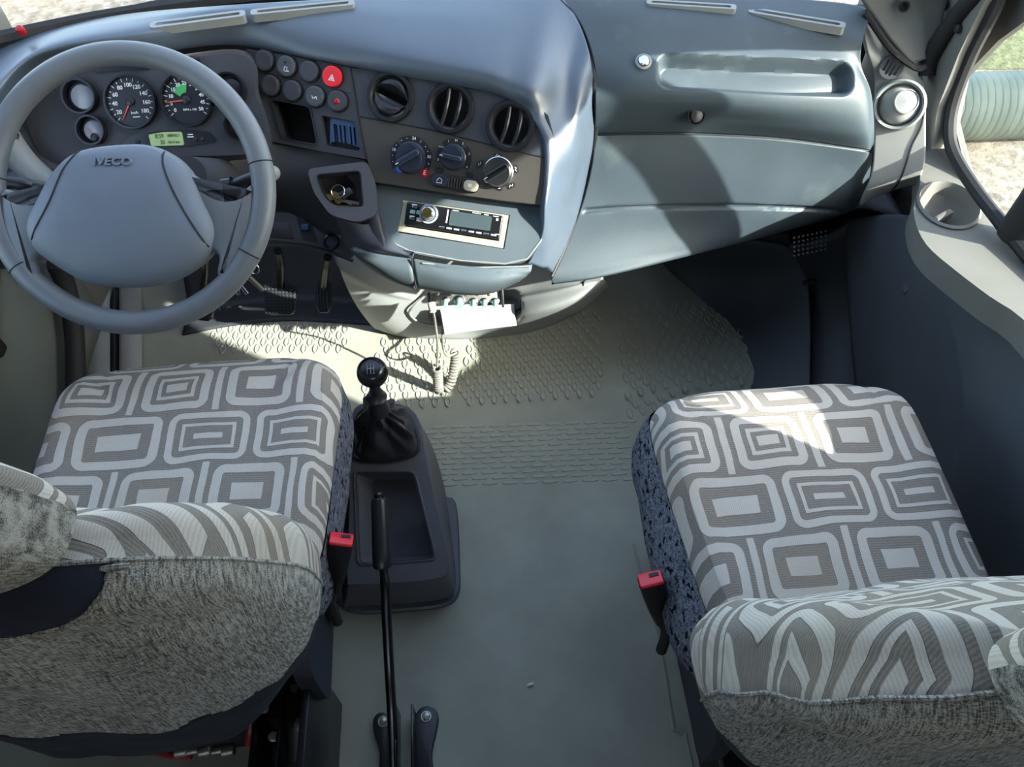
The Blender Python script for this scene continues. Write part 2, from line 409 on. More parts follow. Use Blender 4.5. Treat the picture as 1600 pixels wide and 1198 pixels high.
# moulded studs on the mat
def stud_mesh(name, L, Wd, ring):
    g = G(); n = 14; prof = []
    out = []
    for k in range(n):
        a = 2*math.pi*k/n; c, s_ = math.cos(a), math.sin(a)
        out.append((Wd*math.copysign(abs(c)**1.25, c), L*s_) if ring else (Wd*math.copysign(abs(c)**.5, c), L*math.copysign(abs(s_)**.8, s_)))
    lay = [(1.0, 0), (.9, .0026), (.72, .0026), (.55, .0008), (.0, .0008)] if ring else [(1.0, 0), (.86, .0022), (0, .0026)]
    g.grid([[V((x*k, y*k, z)) for x, y in out] for k, z in lay], closed_u=True)
    o = g.done(name, 'mat_stud'); me = o.data; bpy.data.objects.remove(o); return me
eye, pill = stud_mesh('mat_stud', .0165, .0075, True), stud_mesh('mat_bar', .0042, .0185, False)
def studs(me, name, P0, P1, P2, nu, nv, stag, test=None):
    for j in range(nv):
        for i in range(nu):
            u = (i+(stag if j % 2 else 0))/(nu-1); v = j/(nv-1)
            p = P0+(P1-P0)*u+(P2-P0)*v
            if test and not test(*pix(V((p.x, p.y, 0)))): continue
            o = bpy.data.objects.new(name, me); COL.objects.link(o); o.location = (p.x, p.y, floor_h(p.x, p.y)); o.rotation_euler.x = math.atan(.42) if p.y > 1.22 else 0
            put(o, floor)
zf = .014
studs(eye, 'mat_stud', Z(715, 627, zf), Z(925, 612, zf), Z(745, 500, zf), 12, 14, .5, lambda x, y: 632 > y > 455+(x-800)*(-.25) and x < 940 and not (x < 830 and y < 522))
studs(eye, 'mat_stud', Z(560, 632, zf), Z(700, 628, zf), Z(600, 535, zf), 8, 9, .5, lambda x, y: 530 < y < 636 and 556 < x < 705)
studs(eye, 'mat_stud', Z(330, 545, zf), Z(530, 545, zf), Z(340, 485, zf), 12, 7, .5, lambda x, y: y > 480 and x < 545)
studs(eye, 'mat_stud', Z(985, 640, zf), Z(1175, 590, zf), Z(965, 490, zf), 11, 14, .5, lambda x, y: 480 < y < 660 and 962 < x < 1168 and not (x > 1140 and y < 520))
studs(pill, 'mat_bar', Z(672, 758, 0), Z(985, 748, 0), Z(672, 668, 0), 11, 12, .5, lambda x, y: x < 985)
def box_struct(name, lo, hi, mt, bev=.0):
    lo, hi = V(lo), V(hi); return tag(G().box(Matrix.Translation((lo+hi)/2), *(hi-lo), bev).done(name, mt), kind='structure')
box_struct('ceiling', (-.99, -2.6, 1.72), (.99, .55, 1.76), 'roof_lining')
tag(G().prism(mat(V((0, -2.62, 0)), V((1, 0, 0)), V((0, 0, 1)), V((0, -1, 0))), [(-.92, -.1), (.90, -.1), (.90, 1.72), (-.92, 1.72)], -.02, .02, holes=[[(-.70, .95), (.68, .95), (.68, 1.45), (-.70, 1.45)]]).done('wall_back', 'cabin_brown', smooth=20), kind='structure')
box_struct('wall_front', (-.92, 1.31, -.1), (.90, 1.34, .66), 'deep_black')
# firewall padding in the passenger footwell and driver footwell
# window glass, windscreen
def xplane(x): return mat(V((x, 0, 0)), V((0, 1, 0)), V((0, 0, 1)), V((1, 0, 0)))
tag(G().prism(xplane(.925), WIN, -.002, .002).done('window_2', 'window_glass'), kind='structure')
tag(G().prism(xplane(-.95), WIN, -.002, .002).done('window_3', 'window_glass'), kind='structure')
wsb = [V((-.90, 1.02, .80)), V((-.60, 1.20, .775)), V((-.2, 1.27, .77)), V((.2, 1.27, .77)), V((.62, 1.20, .775)), V((.90, 1.06, .79))]
wst = [V((-.72, .50, 1.70)), V((-.5, .58, 1.72)), V((-.2, .62, 1.73)), V((.2, .62, 1.73)), V((.5, .58, 1.72)), V((.76, .46, 1.70))]
tag(G().grid(patch([wsb, [(a+b)/2+V((0, .03, .03)) for a, b in zip(wsb, wst)], wst], 24, 10)).done('window_1', 'window_glass', thick=.004), kind='structure')
for i, sgn in enumerate((-1, 1)):
    b = wsb[0] if sgn < 0 else wsb[-1]; t = wst[0] if sgn < 0 else wst[-1]
    pts = cr([b+V((sgn*.02, .03, -.06)), (b+t)/2+V((sgn*.04, .05, .02)), t], 12)
    tag(G().tube(pts, .05, 12).done('trim_%d' % (i+1), 'trim_grey'), kind='structure')
# black seal under the windscreen
sealp = cr([p+V((0, -.015, .008)) for p in wsb], 40)
tag(G().tube(sealp, .014, 8).done('trim_3', 'seal_black'), kind='structure')
# ground outside, grass, pipe, bonnet
gz = -.85
tag(G().box(Matrix.Translation((0, 0, gz-.05)), 90, 90, .1).done('ground', 'gravel', smooth=0), kind='structure')
r2 = [[Z(px_, py_, gz+.002)+V((0, 0, .004)) for px_ in (1430, 1500, 1600, 1760)] for py_ in (108, 75, 30, -60)]
tag(G().grid(orient(patch(r2, 20, 20))).done('grass_verge', 'grass', thick=.006), 'patch of dry green grass on the gravel outside passenger window', 'grass', kind='stuff')
a, b = Z(1470, 168, gz+.15), Z(1700, 160, gz+.15); ax = (b-a).normalized()
a = a-ax*.5; prof = []; L = (b-a).length+.8; n = int(L/.036)
for k in range(n*4+1): prof.append((.148+.014*math.sin(2*math.pi*k/4*1.0), L*k/(n*4)))
tag(G().lathe(axis(a, ax), prof, 40).done('corrugated_pipe', 'pipe_grey', smooth=60), 'ribbed grey corrugated pipe lying on the gravel outside passenger window', 'pipe')
bo = [[V((x*k, y, z-.10*abs(x)**2.2)) for x in (-1, -.8, -.4, 0, .4, .8, 1)] for y, z, k in ((1.38, .66, .66), (1.6, .60, .70), (1.9, .48, .68), (2.15, .22, .64), (2.2, -.1, .64))]
tag(G().grid(patch(bo, 30, 16)).done('bonnet', 'paint_white', thick=.01), 'white painted bonnet just beyond the windscreen', 'bonnet')
# wiper
wp = [Yp(228, 14, 1.30), Yp(255, 5, 1.32), Yp(300, -12, 1.36)]
wi = thing('windscreen_wiper', wp[0], 'black wiper arm on the windscreen beyond the instruments', 'wiper')
G().tube(cr(wp, 10), .006, 8).done('arm', 'satin_black', wi); G().tube([wp[0]+V((-.1, .01, -.012)), wp[0]+V((.16, .03, .02))], .005, 8).done('blade', 'seal_black', wi)

# ------------------------------------------------ passenger door (right) and its trim
d2 = thing('door_2', (.82, .4, .0), 'grey passenger door panel with light grey window ledge', 'door', kind='structure')
X0 = .838
low = [[Xp(1318, 345, X0-.0), Xp(1400, 335, X0), Xp(1470, 365, X0), V((X0, .45, .615)), V((X0, .15, .66)), V((X0, -.1, .66))],
       [Xp(1321, 420, X0), Xp(1400, 440, X0-.012), Xp(1470, 470, X0-.015), V((X0-.015, .42, .44)), V((X0-.01, .15, .44)), V((X0-.01, -.1, .44))],
       [Xp(1328, 520, X0), Xp(1400, 560, X0+.0), Xp(1500, 640, X0), V((X0, .38, .22)), V((X0, .15, .22)), V((X0, -.1, .22))],
       [Xp(1337, 610, X0+.01), V((X0+.02, .58, .06)), V((X0+.02, .50, .06)), V((X0+.02, .38, .06)), V((X0+.02, .15, .06)), V((X0+.02, -.1, .06))]]
G().grid(orient(patch(low, 50, 36))).done('lower_panel', 'door_dark', d2, thick=.02)
led = Plane((0, .70, .592), (0, .15, 1)); Ml = led.frame(1482, 322)
lo = [(1443, 238), (1437, 290), (1428, 320), (1432, 352), (1450, 385), (1490, 420), (1545, 462), (1605, 505), 'a', 'b', 'c', 'd', (1660, 452), (1600, 395), (1560, 345), (1522, 292), (1500, 262), (1482, 238)]
wl4 = {k: V((x, y, .592+(.70-y)*.15)) for k, x, y in (('a', .785, .30), ('b', .785, -.10), ('c', .918, -.10), ('d', .915, .38))}
lp = [wl4[p] if isinstance(p, str) else led.at(*p) for p in lo]; cup = [led.at(1482+47*math.cos(t)-6*math.sin(t), 322+32*math.sin(t)+14*math.cos(t)) for t in [2*math.pi*k/28 for k in range(28)]]
lp = [tuple((Ml.inverted() @ p).to_2d()) for p in cr(lp, 60, True)]
G().prism(Ml, lp, -.045, 0, holes=[[tuple((Ml.inverted() @ p).to_2d()) for p in cup]]).done('window_ledge', 'door_grey', d2, smooth=30)
cc = sum(cup, V())/len(cup)
G().grid([[cc+(p-cc)*k+V((0, 0, z)) for p in cup] for k, z in ((1.08, .003), (1.0, .006), (.96, 0), (.9, -.02), (.7, -.034), (.35, -.04), (.01, -.04))], closed_u=True).done('ledge_cup', 'door_grey', d2)
G().box(Matrix.Translation(cc+V((.0, .0, -.028))) @ Matrix.Rotation(.5, 4, 'Z'), .05, .012, .016, .003).done('cup_hook', 'door_grey', d2)
# upper front triangle trim of the door frame
tp = [(1472, 232), (1449, 230), (1452, 165), (1468, 110), (1500, 45), (1540, 8), (1565, -12), (1553, 8), (1515, 85), (1482, 168)]
tv = [Xp(*p, .875) for p in tp]
G().prism(xplane(.875), [(v.y, v.z) for v in tv], -.02, .012).done('frame_trim', 'door_grey', d2)
sc_ = Xp(1498, 45, .852); G().cyl(axis(sc_, (-1, 0, 0)), .0075, .006, 12, .002).done('screw', 'seal_black', d2)
sp = [(1566, -30), (1556, 10), (1518, 85), (1490, 160), (1484, 210), (1493, 246), (1522, 293), (1560, 343), (1602, 396), (1660, 462), (1730, 540)]
G().tube(cr([Xp(x, y, .878) for x, y in sp], 70), .011, 8).done('window_seal', 'seal_black', d2)
bp = [V((.895, .655, .61)), V((.90, .650, .9)), V((.905, .61, 1.25))]
G().tube(cr(bp, 10), [.034]*10, 12).done('window_divider', 'seal_black', d2)
# door pull recess and lever
dp = Plane((X0-.016, 0, 0), (-1, 0, .12))
Md = dp.frame(1503, 490, 1543, 500)
ho = rpoly(dp.loc(Md, [(1470, 440), (1497, 436), (1525, 458), (1541, 490), (1536, 515), (1512, 545), (1500, 538), (1476, 490)]), .012)
hi = rpoly([(p[0]*.82, p[1]*.84) for p in dp.loc(Md, [(1472, 444), (1497, 440), (1523, 460), (1538, 490), (1533, 513), (1511, 540), (1480, 488)])], .012)
hd = G().prism(Md, ho, -.012, .010, holes=[hi]).done('handle_surround', 'gloss_black', d2)
G().prism(Md, hi, -.03, -.012).done('handle_recess', 'deep_black', hd)
G().prism(Md, rpoly(dp.loc(Md, [(1482, 462), (1492, 458), (1512, 496), (1532, 492), (1531, 505), (1510, 528), (1500, 515)]), .008), -.012, .013, .005).done('handle_lever', 'satin_black', hd)
G().cyl(axis(Xp(1415, 450, X0-.011), (-1, 0, .1)), .011, .004, 20, .0015).done('cover_cap', 'door_dark', d2)
# tiny printed marks on the glass
# ------------------------------------------------ A pillar cover on the passenger side
pc = [[Z(1335, -14, .82), Z(1385, -30, .84), Z(1450, -60, .88)], [Z(1362, 18, .79), Z(1400, 5, .80), Z(1480, -20, .83)], [Z(1393, 62, .755), Z(1430, 50, .765), Z(1475, 22, .79)], [Z(1425, 98, .725), Z(1446, 92, .73), Z(1462, 75, .745)]]
tr5 = tag(G().grid(orient(patch(pc, 16, 20))).done('trim_5', 'door_grey', thick=.012), kind='structure')
q = Z(1410, 12, .797); G().lathe(axis(q+V((0, -.004, .004)), CAM-q), [(.0095, 0), (.0095, .003), (.006, .003), (.006, -.002), (.0001, -.002)], 16, cap=False).done('fixing_hole', 'deep_black', tr5)
sealA = cr([Z(1352, 20, .79), Z(1385, 68, .752), Z(1405, 88, .735), Z(1432, 106, .722), Z(1445, 104, .722)], 20)
tag(G().tube(sealA, .006, 8).done('trim_6', 'seal_black'), kind='structure')
sealB = cr([Xp(1447, 118, .845), Xp(1452, 92, .845), Xp(1475, 55, .85), Xp(1505, 15, .855), Xp(1540, -20, .86)], 24)
tag(G().tube(sealB, .017, 10).done('trim_7', 'seal_black'), kind='structure')
# door opening pillar below the dash on the passenger side, footwell side
kick = [[Z(1235, 385, .28), Z(1290, 370, .30), Z(1330, 345, .34)], [Z(1262, 450, .13), Z(1300, 450, .16), Z(1330, 440, .2)], [Z(1265, 530, .06), Z(1302, 540, .08), Z(1336, 540, .1)], [Z(1262, 640, .0), Z(1302, 640, .02), Z(1345, 640, .04)]]
tr8 = tag(G().grid(orient(patch(kick, 12, 20))).done('trim_8', 'panel_black', thick=.01), kind='structure')
arch = [[Z(1020, 392, .16), Z(1150, 385, .20), Z(1220, 392, .22), Z(1246, 400, .20)], [Z(1050, 425, .07), Z(1160, 430, .08), Z(1225, 440, .12), Z(1258, 450, .14)], [Z(1100, 470, .02), Z(1175, 490, .02), Z(1232, 510, .07), Z(1262, 520, .09)], [Z(1165, 560, .012), Z(1190, 580, .01), Z(1225, 590, .04), Z(1262, 600, .06)], [Z(1175, 640, .012), Z(1195, 650, .01), Z(1222, 655, .02), Z(1262, 660, .03)]]
arch = [[p+V((0, 0, (-.004 if i == 0 else .016))) for i, p in enumerate(r)] for r in arch]
tag(G().grid(orient(patch(arch, 30, 30))).done('trim_9', 'door_dark', thick=.008), kind='structure')
shade_rows = [[V((x, y+.02*math.sin(x*9), floor_h(x, y)+.006+.9*max(0, y-1.20))) for x in (-.74, -.62, -.48, -.34, -.235)] for y in (1.115, 1.16, 1.20, 1.25, 1.29)]
tag(G().grid(orient(patch(shade_rows, 24, 16))).done('trim_17', 'panel_black', thick=.004), kind='structure')  # black sheet over the driver footwell, painting in the shade under the dash
box_struct('trim_16', (.872, .99, .0), (.90, 1.305, .47), 'deep_black')
k0 = Z(1262, 442, .15); G().box(axis(k0+V((0, -.004, .006)), (-.5, -.5, .7)), .03, .012, .012, .003).done('clip', 'deep_black', tr8)
# ------------------------------------------------ driver's door side (left): door panel, seal, sill
dl = thing('door_1', (-.88, .5, .0), 'grey-green driver door panel low on the left', 'door', kind='structure')
r_ = [[V((-.925, y, z)) for y in (1.15, .9, .6, .3, -.1)] for z in (.66, .45, .25, .05)]
G().grid(orient(patch(r_, 16, 12))).done('lower_panel', 'door_green', dl, thick=.02)
G().box(Matrix.Translation((-.89, .3, .665)), .09, 1.3, .06, .02).done('window_ledge', 'door_grey', dl)
pk = Xp(0, 538, -.91); G().box(Matrix.Translation(pk+V((-.01, 0, 0))), .02, .03, .05, .006).done('pocket_clip', 'deep_black', dl)
s1 = cr([Xp(82, 400, -.885), Xp(104, 450, -.885), Xp(116, 520, -.885), Xp(118, 600, -.885), Xp(114, 720, -.885)], 30)
tag(G().tube(s1, .021, 10).done('trim_10', 'seal_black'), kind='structure')
for nm, x0, x1, mt in (('trim_11', 133, 172, 'trim_grey'), ('trim_12', 172, 186, 'seal_black'), ('trim_13', 186, 222, 'light_grey')):
    zz = {'trim_11': .05, 'trim_12': .03, 'trim_13': .04}[nm]
    rr = [[Z(x0, y, zz), Z((x0+x1)/2, y, zz+.006), Z(x1, y, zz-.004)] for y in (425, 500, 580, 680)]
    tag(G().grid(orient(patch(rr, 8, 14))).done(nm, mt, thick=.02), kind='structure')
# loose crumb on the aisle floor
tag(G().grid([[Z(829+dx*5, 1069+dy*2+dx*-1.5, .003+.001*(1-abs(dx))) for dx in (-1, -.3, .4, 1)] for dy in (-1, 0, 1)]).done('wood_chip', 'cream_cap', thick=.002), 'tiny pale chip lying on the aisle floor', 'debris')

# ================================================================ dashboard
dash = thing('dashboard', (0, 1.1, .35), 'wide dark grey van dashboard under the windscreen', 'dashboard')
CP = Plane.tri(Z(390, 78, .74), Z(860, 185, .70), Z(590, 285, .58))          # centre panel
IPn = Plane(Z(230, 170, .70), (-.05, -.80, .60))                              # instrument face
RPl = Plane.tri(Z(630, 305, .555), Z(800, 330, .555), Z(620, 355, .515))      # radio surround
# -- padded top over instruments and centre, ends in a brow above the panel
TOPW = [(-140, 96), (0, 57), (110, 36), (220, 19), (358, 8), (490, 0), (620, -6), (750, -11), (820, -13), (866, -14), (903, 33), (925, 105), (931, 200), (922, 266), (907, 325), (886, 380), (863, 426)]
CRST = [(-140, 250), (-30, 165), (60, 84), (220, 53), (358, 39), (490, 52), (620, 80), (750, 104), (800, 118), (838, 136), (872, 162), (890, 205), (894, 245), (889, 285), (880, 325), (866, 374), (847, 418)]
LOWB = [(-120, 275), (-10, 190), (72, 100), (220, 84), (358, 69), (490, 91), (620, 116), (750, 139), (797, 155), (826, 172), (846, 194), (857, 220), (860, 250), (859, 285), (855, 322), (850, 368), (829, 412)]
zt = [.74, .785, .79, .795, .80, .80, .80, .80, .80, .80, .775, .735, .615, .53, .465, .42, .385]
def lowz(i):
    p = LOWB[i]
    if i <= 3: return Z(*p, (.70, .735, .765, .765)[i])
    if i == 15: return RPl.at(*p, .002)
    if i == 16: return Z(*p, .485)
    return CP.at(*p, .010 if i < 8 else .007)
row0 = [Z(*p, z) for p, z in zip(TOPW, zt)]
rowL = [lowz(i) for i in range(17)]
zc_ = {10: .705, 11: .672, 12: .632, 13: .582, 14: .535, 15: .49, 16: .455}
rowC = [Z(*p, zc_.get(i, min(.805, l.z+.034))) for i, (p, l) in enumerate(zip(CRST, rowL))]
rowM = [(a*.5+b*.5)+V((0, 0, .006)) for a, b in zip(row0, rowC)]
rowE = [l+(V((0, .03, -.012)) if i < 9 else V((-.012, .012, -.012))) for i, l in enumerate(rowL)]
top = G().grid(orient(patch([row0, rowM, rowC, rowL, rowE], 190, 44))).done('top_pad', 'pad_blue_grey', dash, thick=.006)
# defroster slots
def slot(a, b, z, w):
    A, B = Z(*a, z), Z(*b, z); x = (B-A); L = x.length; x.normalize(); y = V((0, 0, 1)).cross(x); Mx = mat((A+B)/2, x, y, x.cross(y))
    s_ = G().prism(Mx, rrect(L*1.08, w*2.3, w*.7), -.012, .002, holes=[rrect(L*.96, w, w*.45)]).done('defroster_vent', 'trim_grey', dash)
    G().prism(Mx, rrect(L*.97, w*1.05, w*.45), -.010, -.004).done('vent_slot', 'deep_black', s_)
slot((150, 57), (222, 43), .800, .010); slot((240, 40), (378, 22), .801, .010); slot((398, 20), (548, 5), .802, .009)
slot((1015, 4), (1145, 12), .794, .008); slot((1175, 17), (1315, 40), .787, .009)
# -- instrument binnacle: walls and face
rim_o = [(22, 172), (30, 143), (72, 109), (138, 100), (262, 88), (384, 80), (405, 145), (424, 222), (396, 248), (250, 262), (120, 285), (60, 262), (34, 222)]
def rimp(p): 
    return CP.at(*p, .004) if p[0] > 380 else Z(p[0], p[1], .735-(p[1]-90)*.00062)
rim_i = [(40, 178), (46, 146), (80, 116), (140, 106), (262, 96), (382, 86), (400, 148), (417, 216), (390, 240), (250, 246), (130, 262), (75, 248), (52, 218)]
ro = cr([rimp(p) for p in rim_o], 78, True); ri = cr([IPn.at(*p) for p in rim_i], 78, True)
G().grid([[p+V((0, .01, -.012)) for p in ro], ro, [a*.6+b*.4 for a, b in zip(ro, ri)], ri], closed_u=True).done('binnacle_shroud', 'panel_black', dash)
Mi = IPn.frame(230, 170, 300, 166)
clus = G().prism(Mi, [tuple((Mi.inverted() @ p).to_2d()) for p in ri], -.02, .0015).done('instrument_face', 'panel_black', dash)
lb = cr([Z(2, 172, .71), Z(12, 215, .68), Z(40, 258, .65), Z(85, 292, .62), Z(140, 305, .61)], 24)
G().tube(lb, [.016+.008*math.sin(math.pi*i/23) for i in range(24)], 12).done('binnacle_rim', 'trim_grey', dash)
def dial(px, py, r, recess, face, name):
    f = IPn.frame(px, py, px+80, py-4, .009)
    d = G().lathe(f, [(r*1.12, -.008), (r*1.10, -.002), (r*1.10, .004), (r*1.02, .004), (r, .001), (r*.99, -.004)], 48, cap=False).done(name, 'gloss_black', clus)
    G().cyl(f @ Matrix.Translation((0, 0, -.004)), r*.995, .0015, 48).done('dial_plate', face, d)
    return f @ Matrix.Translation((0, 0, -.0022)), d
rs = .0405
fs, ds = dial(203, 159, rs, 0, 'dial_face', 'speedometer')
ft, dt = dial(291, 156, rs, 0, 'dial_face', 'rev_counter')
def ticks(f, d, a0, a1, n, r, big):
    g = G()
    for k in range(n+1):
        a = R(a0+(a1-a0)*k/n); g.box(f @ Matrix.Rotation(a, 4, 'Z') @ Matrix.Translation((r*.90, 0, .0002)), r*(.14 if k % big == 0 else .08), .0011, .0005)
    g.done('scale', 'white_paint', d, smooth=0)
def nums(f, d, labs, a0, a1, r, sz):
    for k, t in enumerate(labs):
        a = R(a0+(a1-a0)*k/(len(labs)-1)); text('numeral', t, f @ Matrix.Translation((r*.68*math.cos(a), r*.68*math.sin(a), .0003)), sz, 'white_paint', d, bold=.0001)
ticks(fs, ds, 228, -48, 18, rs, 2); nums(fs, ds, ['20', '40', '60', '80', '100', '120', '140', '160', '180'], 215, -35, rs, .0095)
text('unit', 'km/h', fs @ Matrix.Translation((.004, -.018, .0003)), .0062, 'white_paint', ds); G().box(fs @ Matrix.Translation((.006, -.025, .0004)), .012, .0014, .0005).done('printed_line', 'white_paint', ds)
ticks(ft, dt, 218, -38, 20, rs, 2); nums(ft, dt, ['0', '5', '10', '15', '20', '25', '30', '35', '40', '45', '50'], 215, -35, rs, .0085)
text('unit', 'RPM x 100', ft @ Matrix.Translation((.003, -.016, .0003)), .0052, 'white_paint', dt)
def needle(f, d, ang, L):
    n_ = G().prism(f @ Matrix.Rotation(R(ang), 4, 'Z'), [(0, .0014), (L, .0004), (L, -.0004), (0, -.0014)], .0012, .0022).done('needle', 'needle', d)
    G().cyl(f, .0068, .004, 24, .001).done('needle_hub', 'satin_black', d)
needle(fs, ds, 238, rs*.86); needle(ft, dt, 184, rs*.92)
G().prism(ft, [(rs*k*math.cos(R(a)), rs*k*math.sin(R(a))) for k, aa in ((.30, range(150, 79, -8)), (.66, range(82, 151, 8))) for a in aa], 0, .0006).done('green_band', 'green_zone', dt)
for px, py, nm, mt in ((122, 150, 'fuel_gauge', 'dial_white'), (140, 203, 'temperature_gauge', 'dial_white'), (356, 140, 'warning_lamp_window', 'dial_face'), (372, 196, 'warning_lamp_window', 'dial_face')):
    r = .0245 if py < 160 else .021
    f = IPn.frame(px, py, px+80, py-4, .015)
    d = G().lathe(f, [(r*1.20, -.014), (r*1.18, -.002), (r*1.18, .002), (r*1.06, .002), (r*.95, -.014)], 40, cap=False).done(nm, 'gloss_black', clus)
    G().cyl(f @ Matrix.Translation((.004, -.001, -.012)), r*.86, .006, 40, .002).done('lens', mt if mt == 'dial_face' else 'lens_grey', d)
    if py == 203: needle(f @ Matrix.Translation((.004, -.012, -.006)), d, 118, .018)
# warning strip along the top, red digits beside it
fu = IPn.frame(193, 103, 253, 100, .002)
st = G().prism(fu, rpoly([(-.056, .010), (.060, .010), (.045, -.008), (-.048, -.008)], .004), -.004, .003).done('warning_strip', 'gloss_black', clus)
fr_ = IPn.frame(301, 96, 340, 94, .006); rc = G().box(fr_, .024, .016, .012, .003).done('shift_display', 'gloss_black', clus)
text('digit', '-4', fr_ @ Matrix.Translation((0, .001, .0062)), .009, 'red_led', rc)
# odometer display strip
fo = IPn.frame(262, 217, 322, 215, .002)
sb = G().prism(fo, rpoly([(-.082, -.006), (-.06, .008), (-.02, .013), (.03, .014), (.075, .010), (.086, -.008), (.03, -.013), (-.05, -.012)], .006), -.003, .003).done('display_strip', 'gloss_black', clus)
lc = G().prism(fo, rpoly([(-.029, -.0115), (-.031, .008), (-.005, .0115), (.028, .011), (.029, -.0115)], .003), .002, .0042).done('odometer_display', 'lcd_green', sb)
text('digits', '8:59', fo @ Matrix.Translation((-.012, .0045, .0044)), .0105, 'lcd_ink', lc, sx=.85); text('digits', '088542.1', fo @ Matrix.Translation((.013, .0050, .0044)), .0072, 'lcd_ink', lc, sx=.8)
text('digits', '30', fo @ Matrix.Translation((-.008, -.0058, .0044)), .0105, 'lcd_ink', lc, sx=.85); text('digits', '564.4 km', fo @ Matrix.Translation((.012, -.0058, .0044)), .0068, 'lcd_ink', lc, sx=.8)
for L, x, y in ((.009, .042, .006), (.011, .042, .002)): G().box(fo @ Matrix.Translation((x, y, .0033)), L, .0018, .0006).done('printed_line', 'white_paint', sb)
for x in (-.052, .050, .062): G().cyl(fo @ Matrix.Translation((x, -.003, .002)), .0036, .005, 16, .001).done('reset_button', 'satin_black', sb)
# -- dash wall under the binnacle, behind the wheel and above the pedals
wl = [[Z(-60, 262, .63), Z(60, 268, .64), Z(180, 275, .63), Z(300, 252, .63), CP.at(425, 222, -.004), CP.at(574, 250, -.004)],
      [Z(-60, 330, .55), Z(60, 330, .555), Z(180, 330, .555), Z(300, 305, .555), Z(430, 285, .555), Z(585, 290, .565)],
      [Z(-60, 400, .44), Z(60, 400, .45), Z(180, 395, .45), Z(300, 375, .45), Z(430, 338, .47), Z(590, 340, .535)],
      [Z(-60, 420, .42), Z(60, 420, .42), Z(180, 415, .42), Z(300, 388, .42), Z(440, 352, .44), Z(600, 385, .50)]]
G().grid(orient(patch(wl, 60, 30))).done('lower_panel', 'panel_black', dash, thick=.012)
# left face vent and headlamp switch
LP = Plane(Z(20, 262, .645), (.25, -.72, .64))
fv = LP.frame(-6, 218, 40, 215, .006)
lv = G().lathe(fv, [(.036, -.004), (.036, .008), (.031, .010), (.027, .004), (.026, -.01), (.0001, -.01)], 36, cap=False).done('face_vent', 'satin_black', dash)
for k in (-1, 0, 1): G().box(fv @ Matrix.Translation((.015*k, 0, .002)), .003, .046, .010, .001).done('vane', 'panel_black', lv)
fh = LP.frame(28, 285, 70, 282, .010)
hs = G().cyl(fh, .019, .012, 32, .003).done('headlamp_switch', 'pad_blue_grey', dash)
text('symbol', 'D', fh @ Matrix.Translation((.002, -.002, .0122)), .012, 'white_paint', hs)
# -- switch panel
def pts(pl, Mx, L): return [tuple(p) for p in pl.loc(Mx, L)]
Mc = CP.frame(620, 180, 720, 201)
swo = pts(CP, Mc, [(386, 76), (470, 90), (547, 105), (561, 182), (574, 249), (500, 236), (426, 221), (407, 150)])
pock = rpoly(pts(CP, Mc, [(424, 156), (484, 167), (496, 225), (441, 216)]), .008)
spk = rpoly(pts(CP, Mc, [(501, 180), (555, 190), (563, 236), (509, 227)]), .005)
sw = G().prism(Mc, swo, -.02, .0, holes=[pock, spk]).done('switch_panel', 'panel_black', dash, smooth=25)
G().prism(Mc, pock, -.062, -.05).done('pocket_floor', 'deep_black', sw)
def wall(Mx, loop, z0, z1, name, mt, par): 
    return G().grid([[Mx @ V((p[0], p[1], z)) for p in loop] for z in (z0, z1)], closed_u=True).done(name, mt, par)
wall(Mc, pock, -.055, -.001, 'pocket_wall', 'deep_black', sw)
cpk = V((sum(p[0] for p in pock)/len(pock), sum(p[1] for p in pock)/len(pock)))
G().prism(Mc, [(p[0]*1.0+(p[0]-cpk.x)*.07, p[1]+(p[1]-cpk.y)*.07) for p in pock], -.003, .003, holes=[pock]).done('pocket_rim', 'satin_black', sw)
G().prism(Mc, spk, -.02, -.012).done('speaker_back', 'deep_black', sw)
gpo = rpoly(pts(CP, Mc, [(515, 184), (552, 190), (559, 200), (563, 234), (514, 226)]), .003)
gl_ = [pts(CP, Mc, [(519+6.3*k+.0, 193+1.1*k), (522+6.3*k, 193.5+1.1*k), (524.5+6.3*k, 221+1.1*k), (521.5+6.3*k, 220.5+1.1*k)]) for k in range(6)]
G().prism(Mc, gpo, -.008, -.004, holes=gl_).done('speaker_grille', 'blue_plastic', sw, smooth=20)
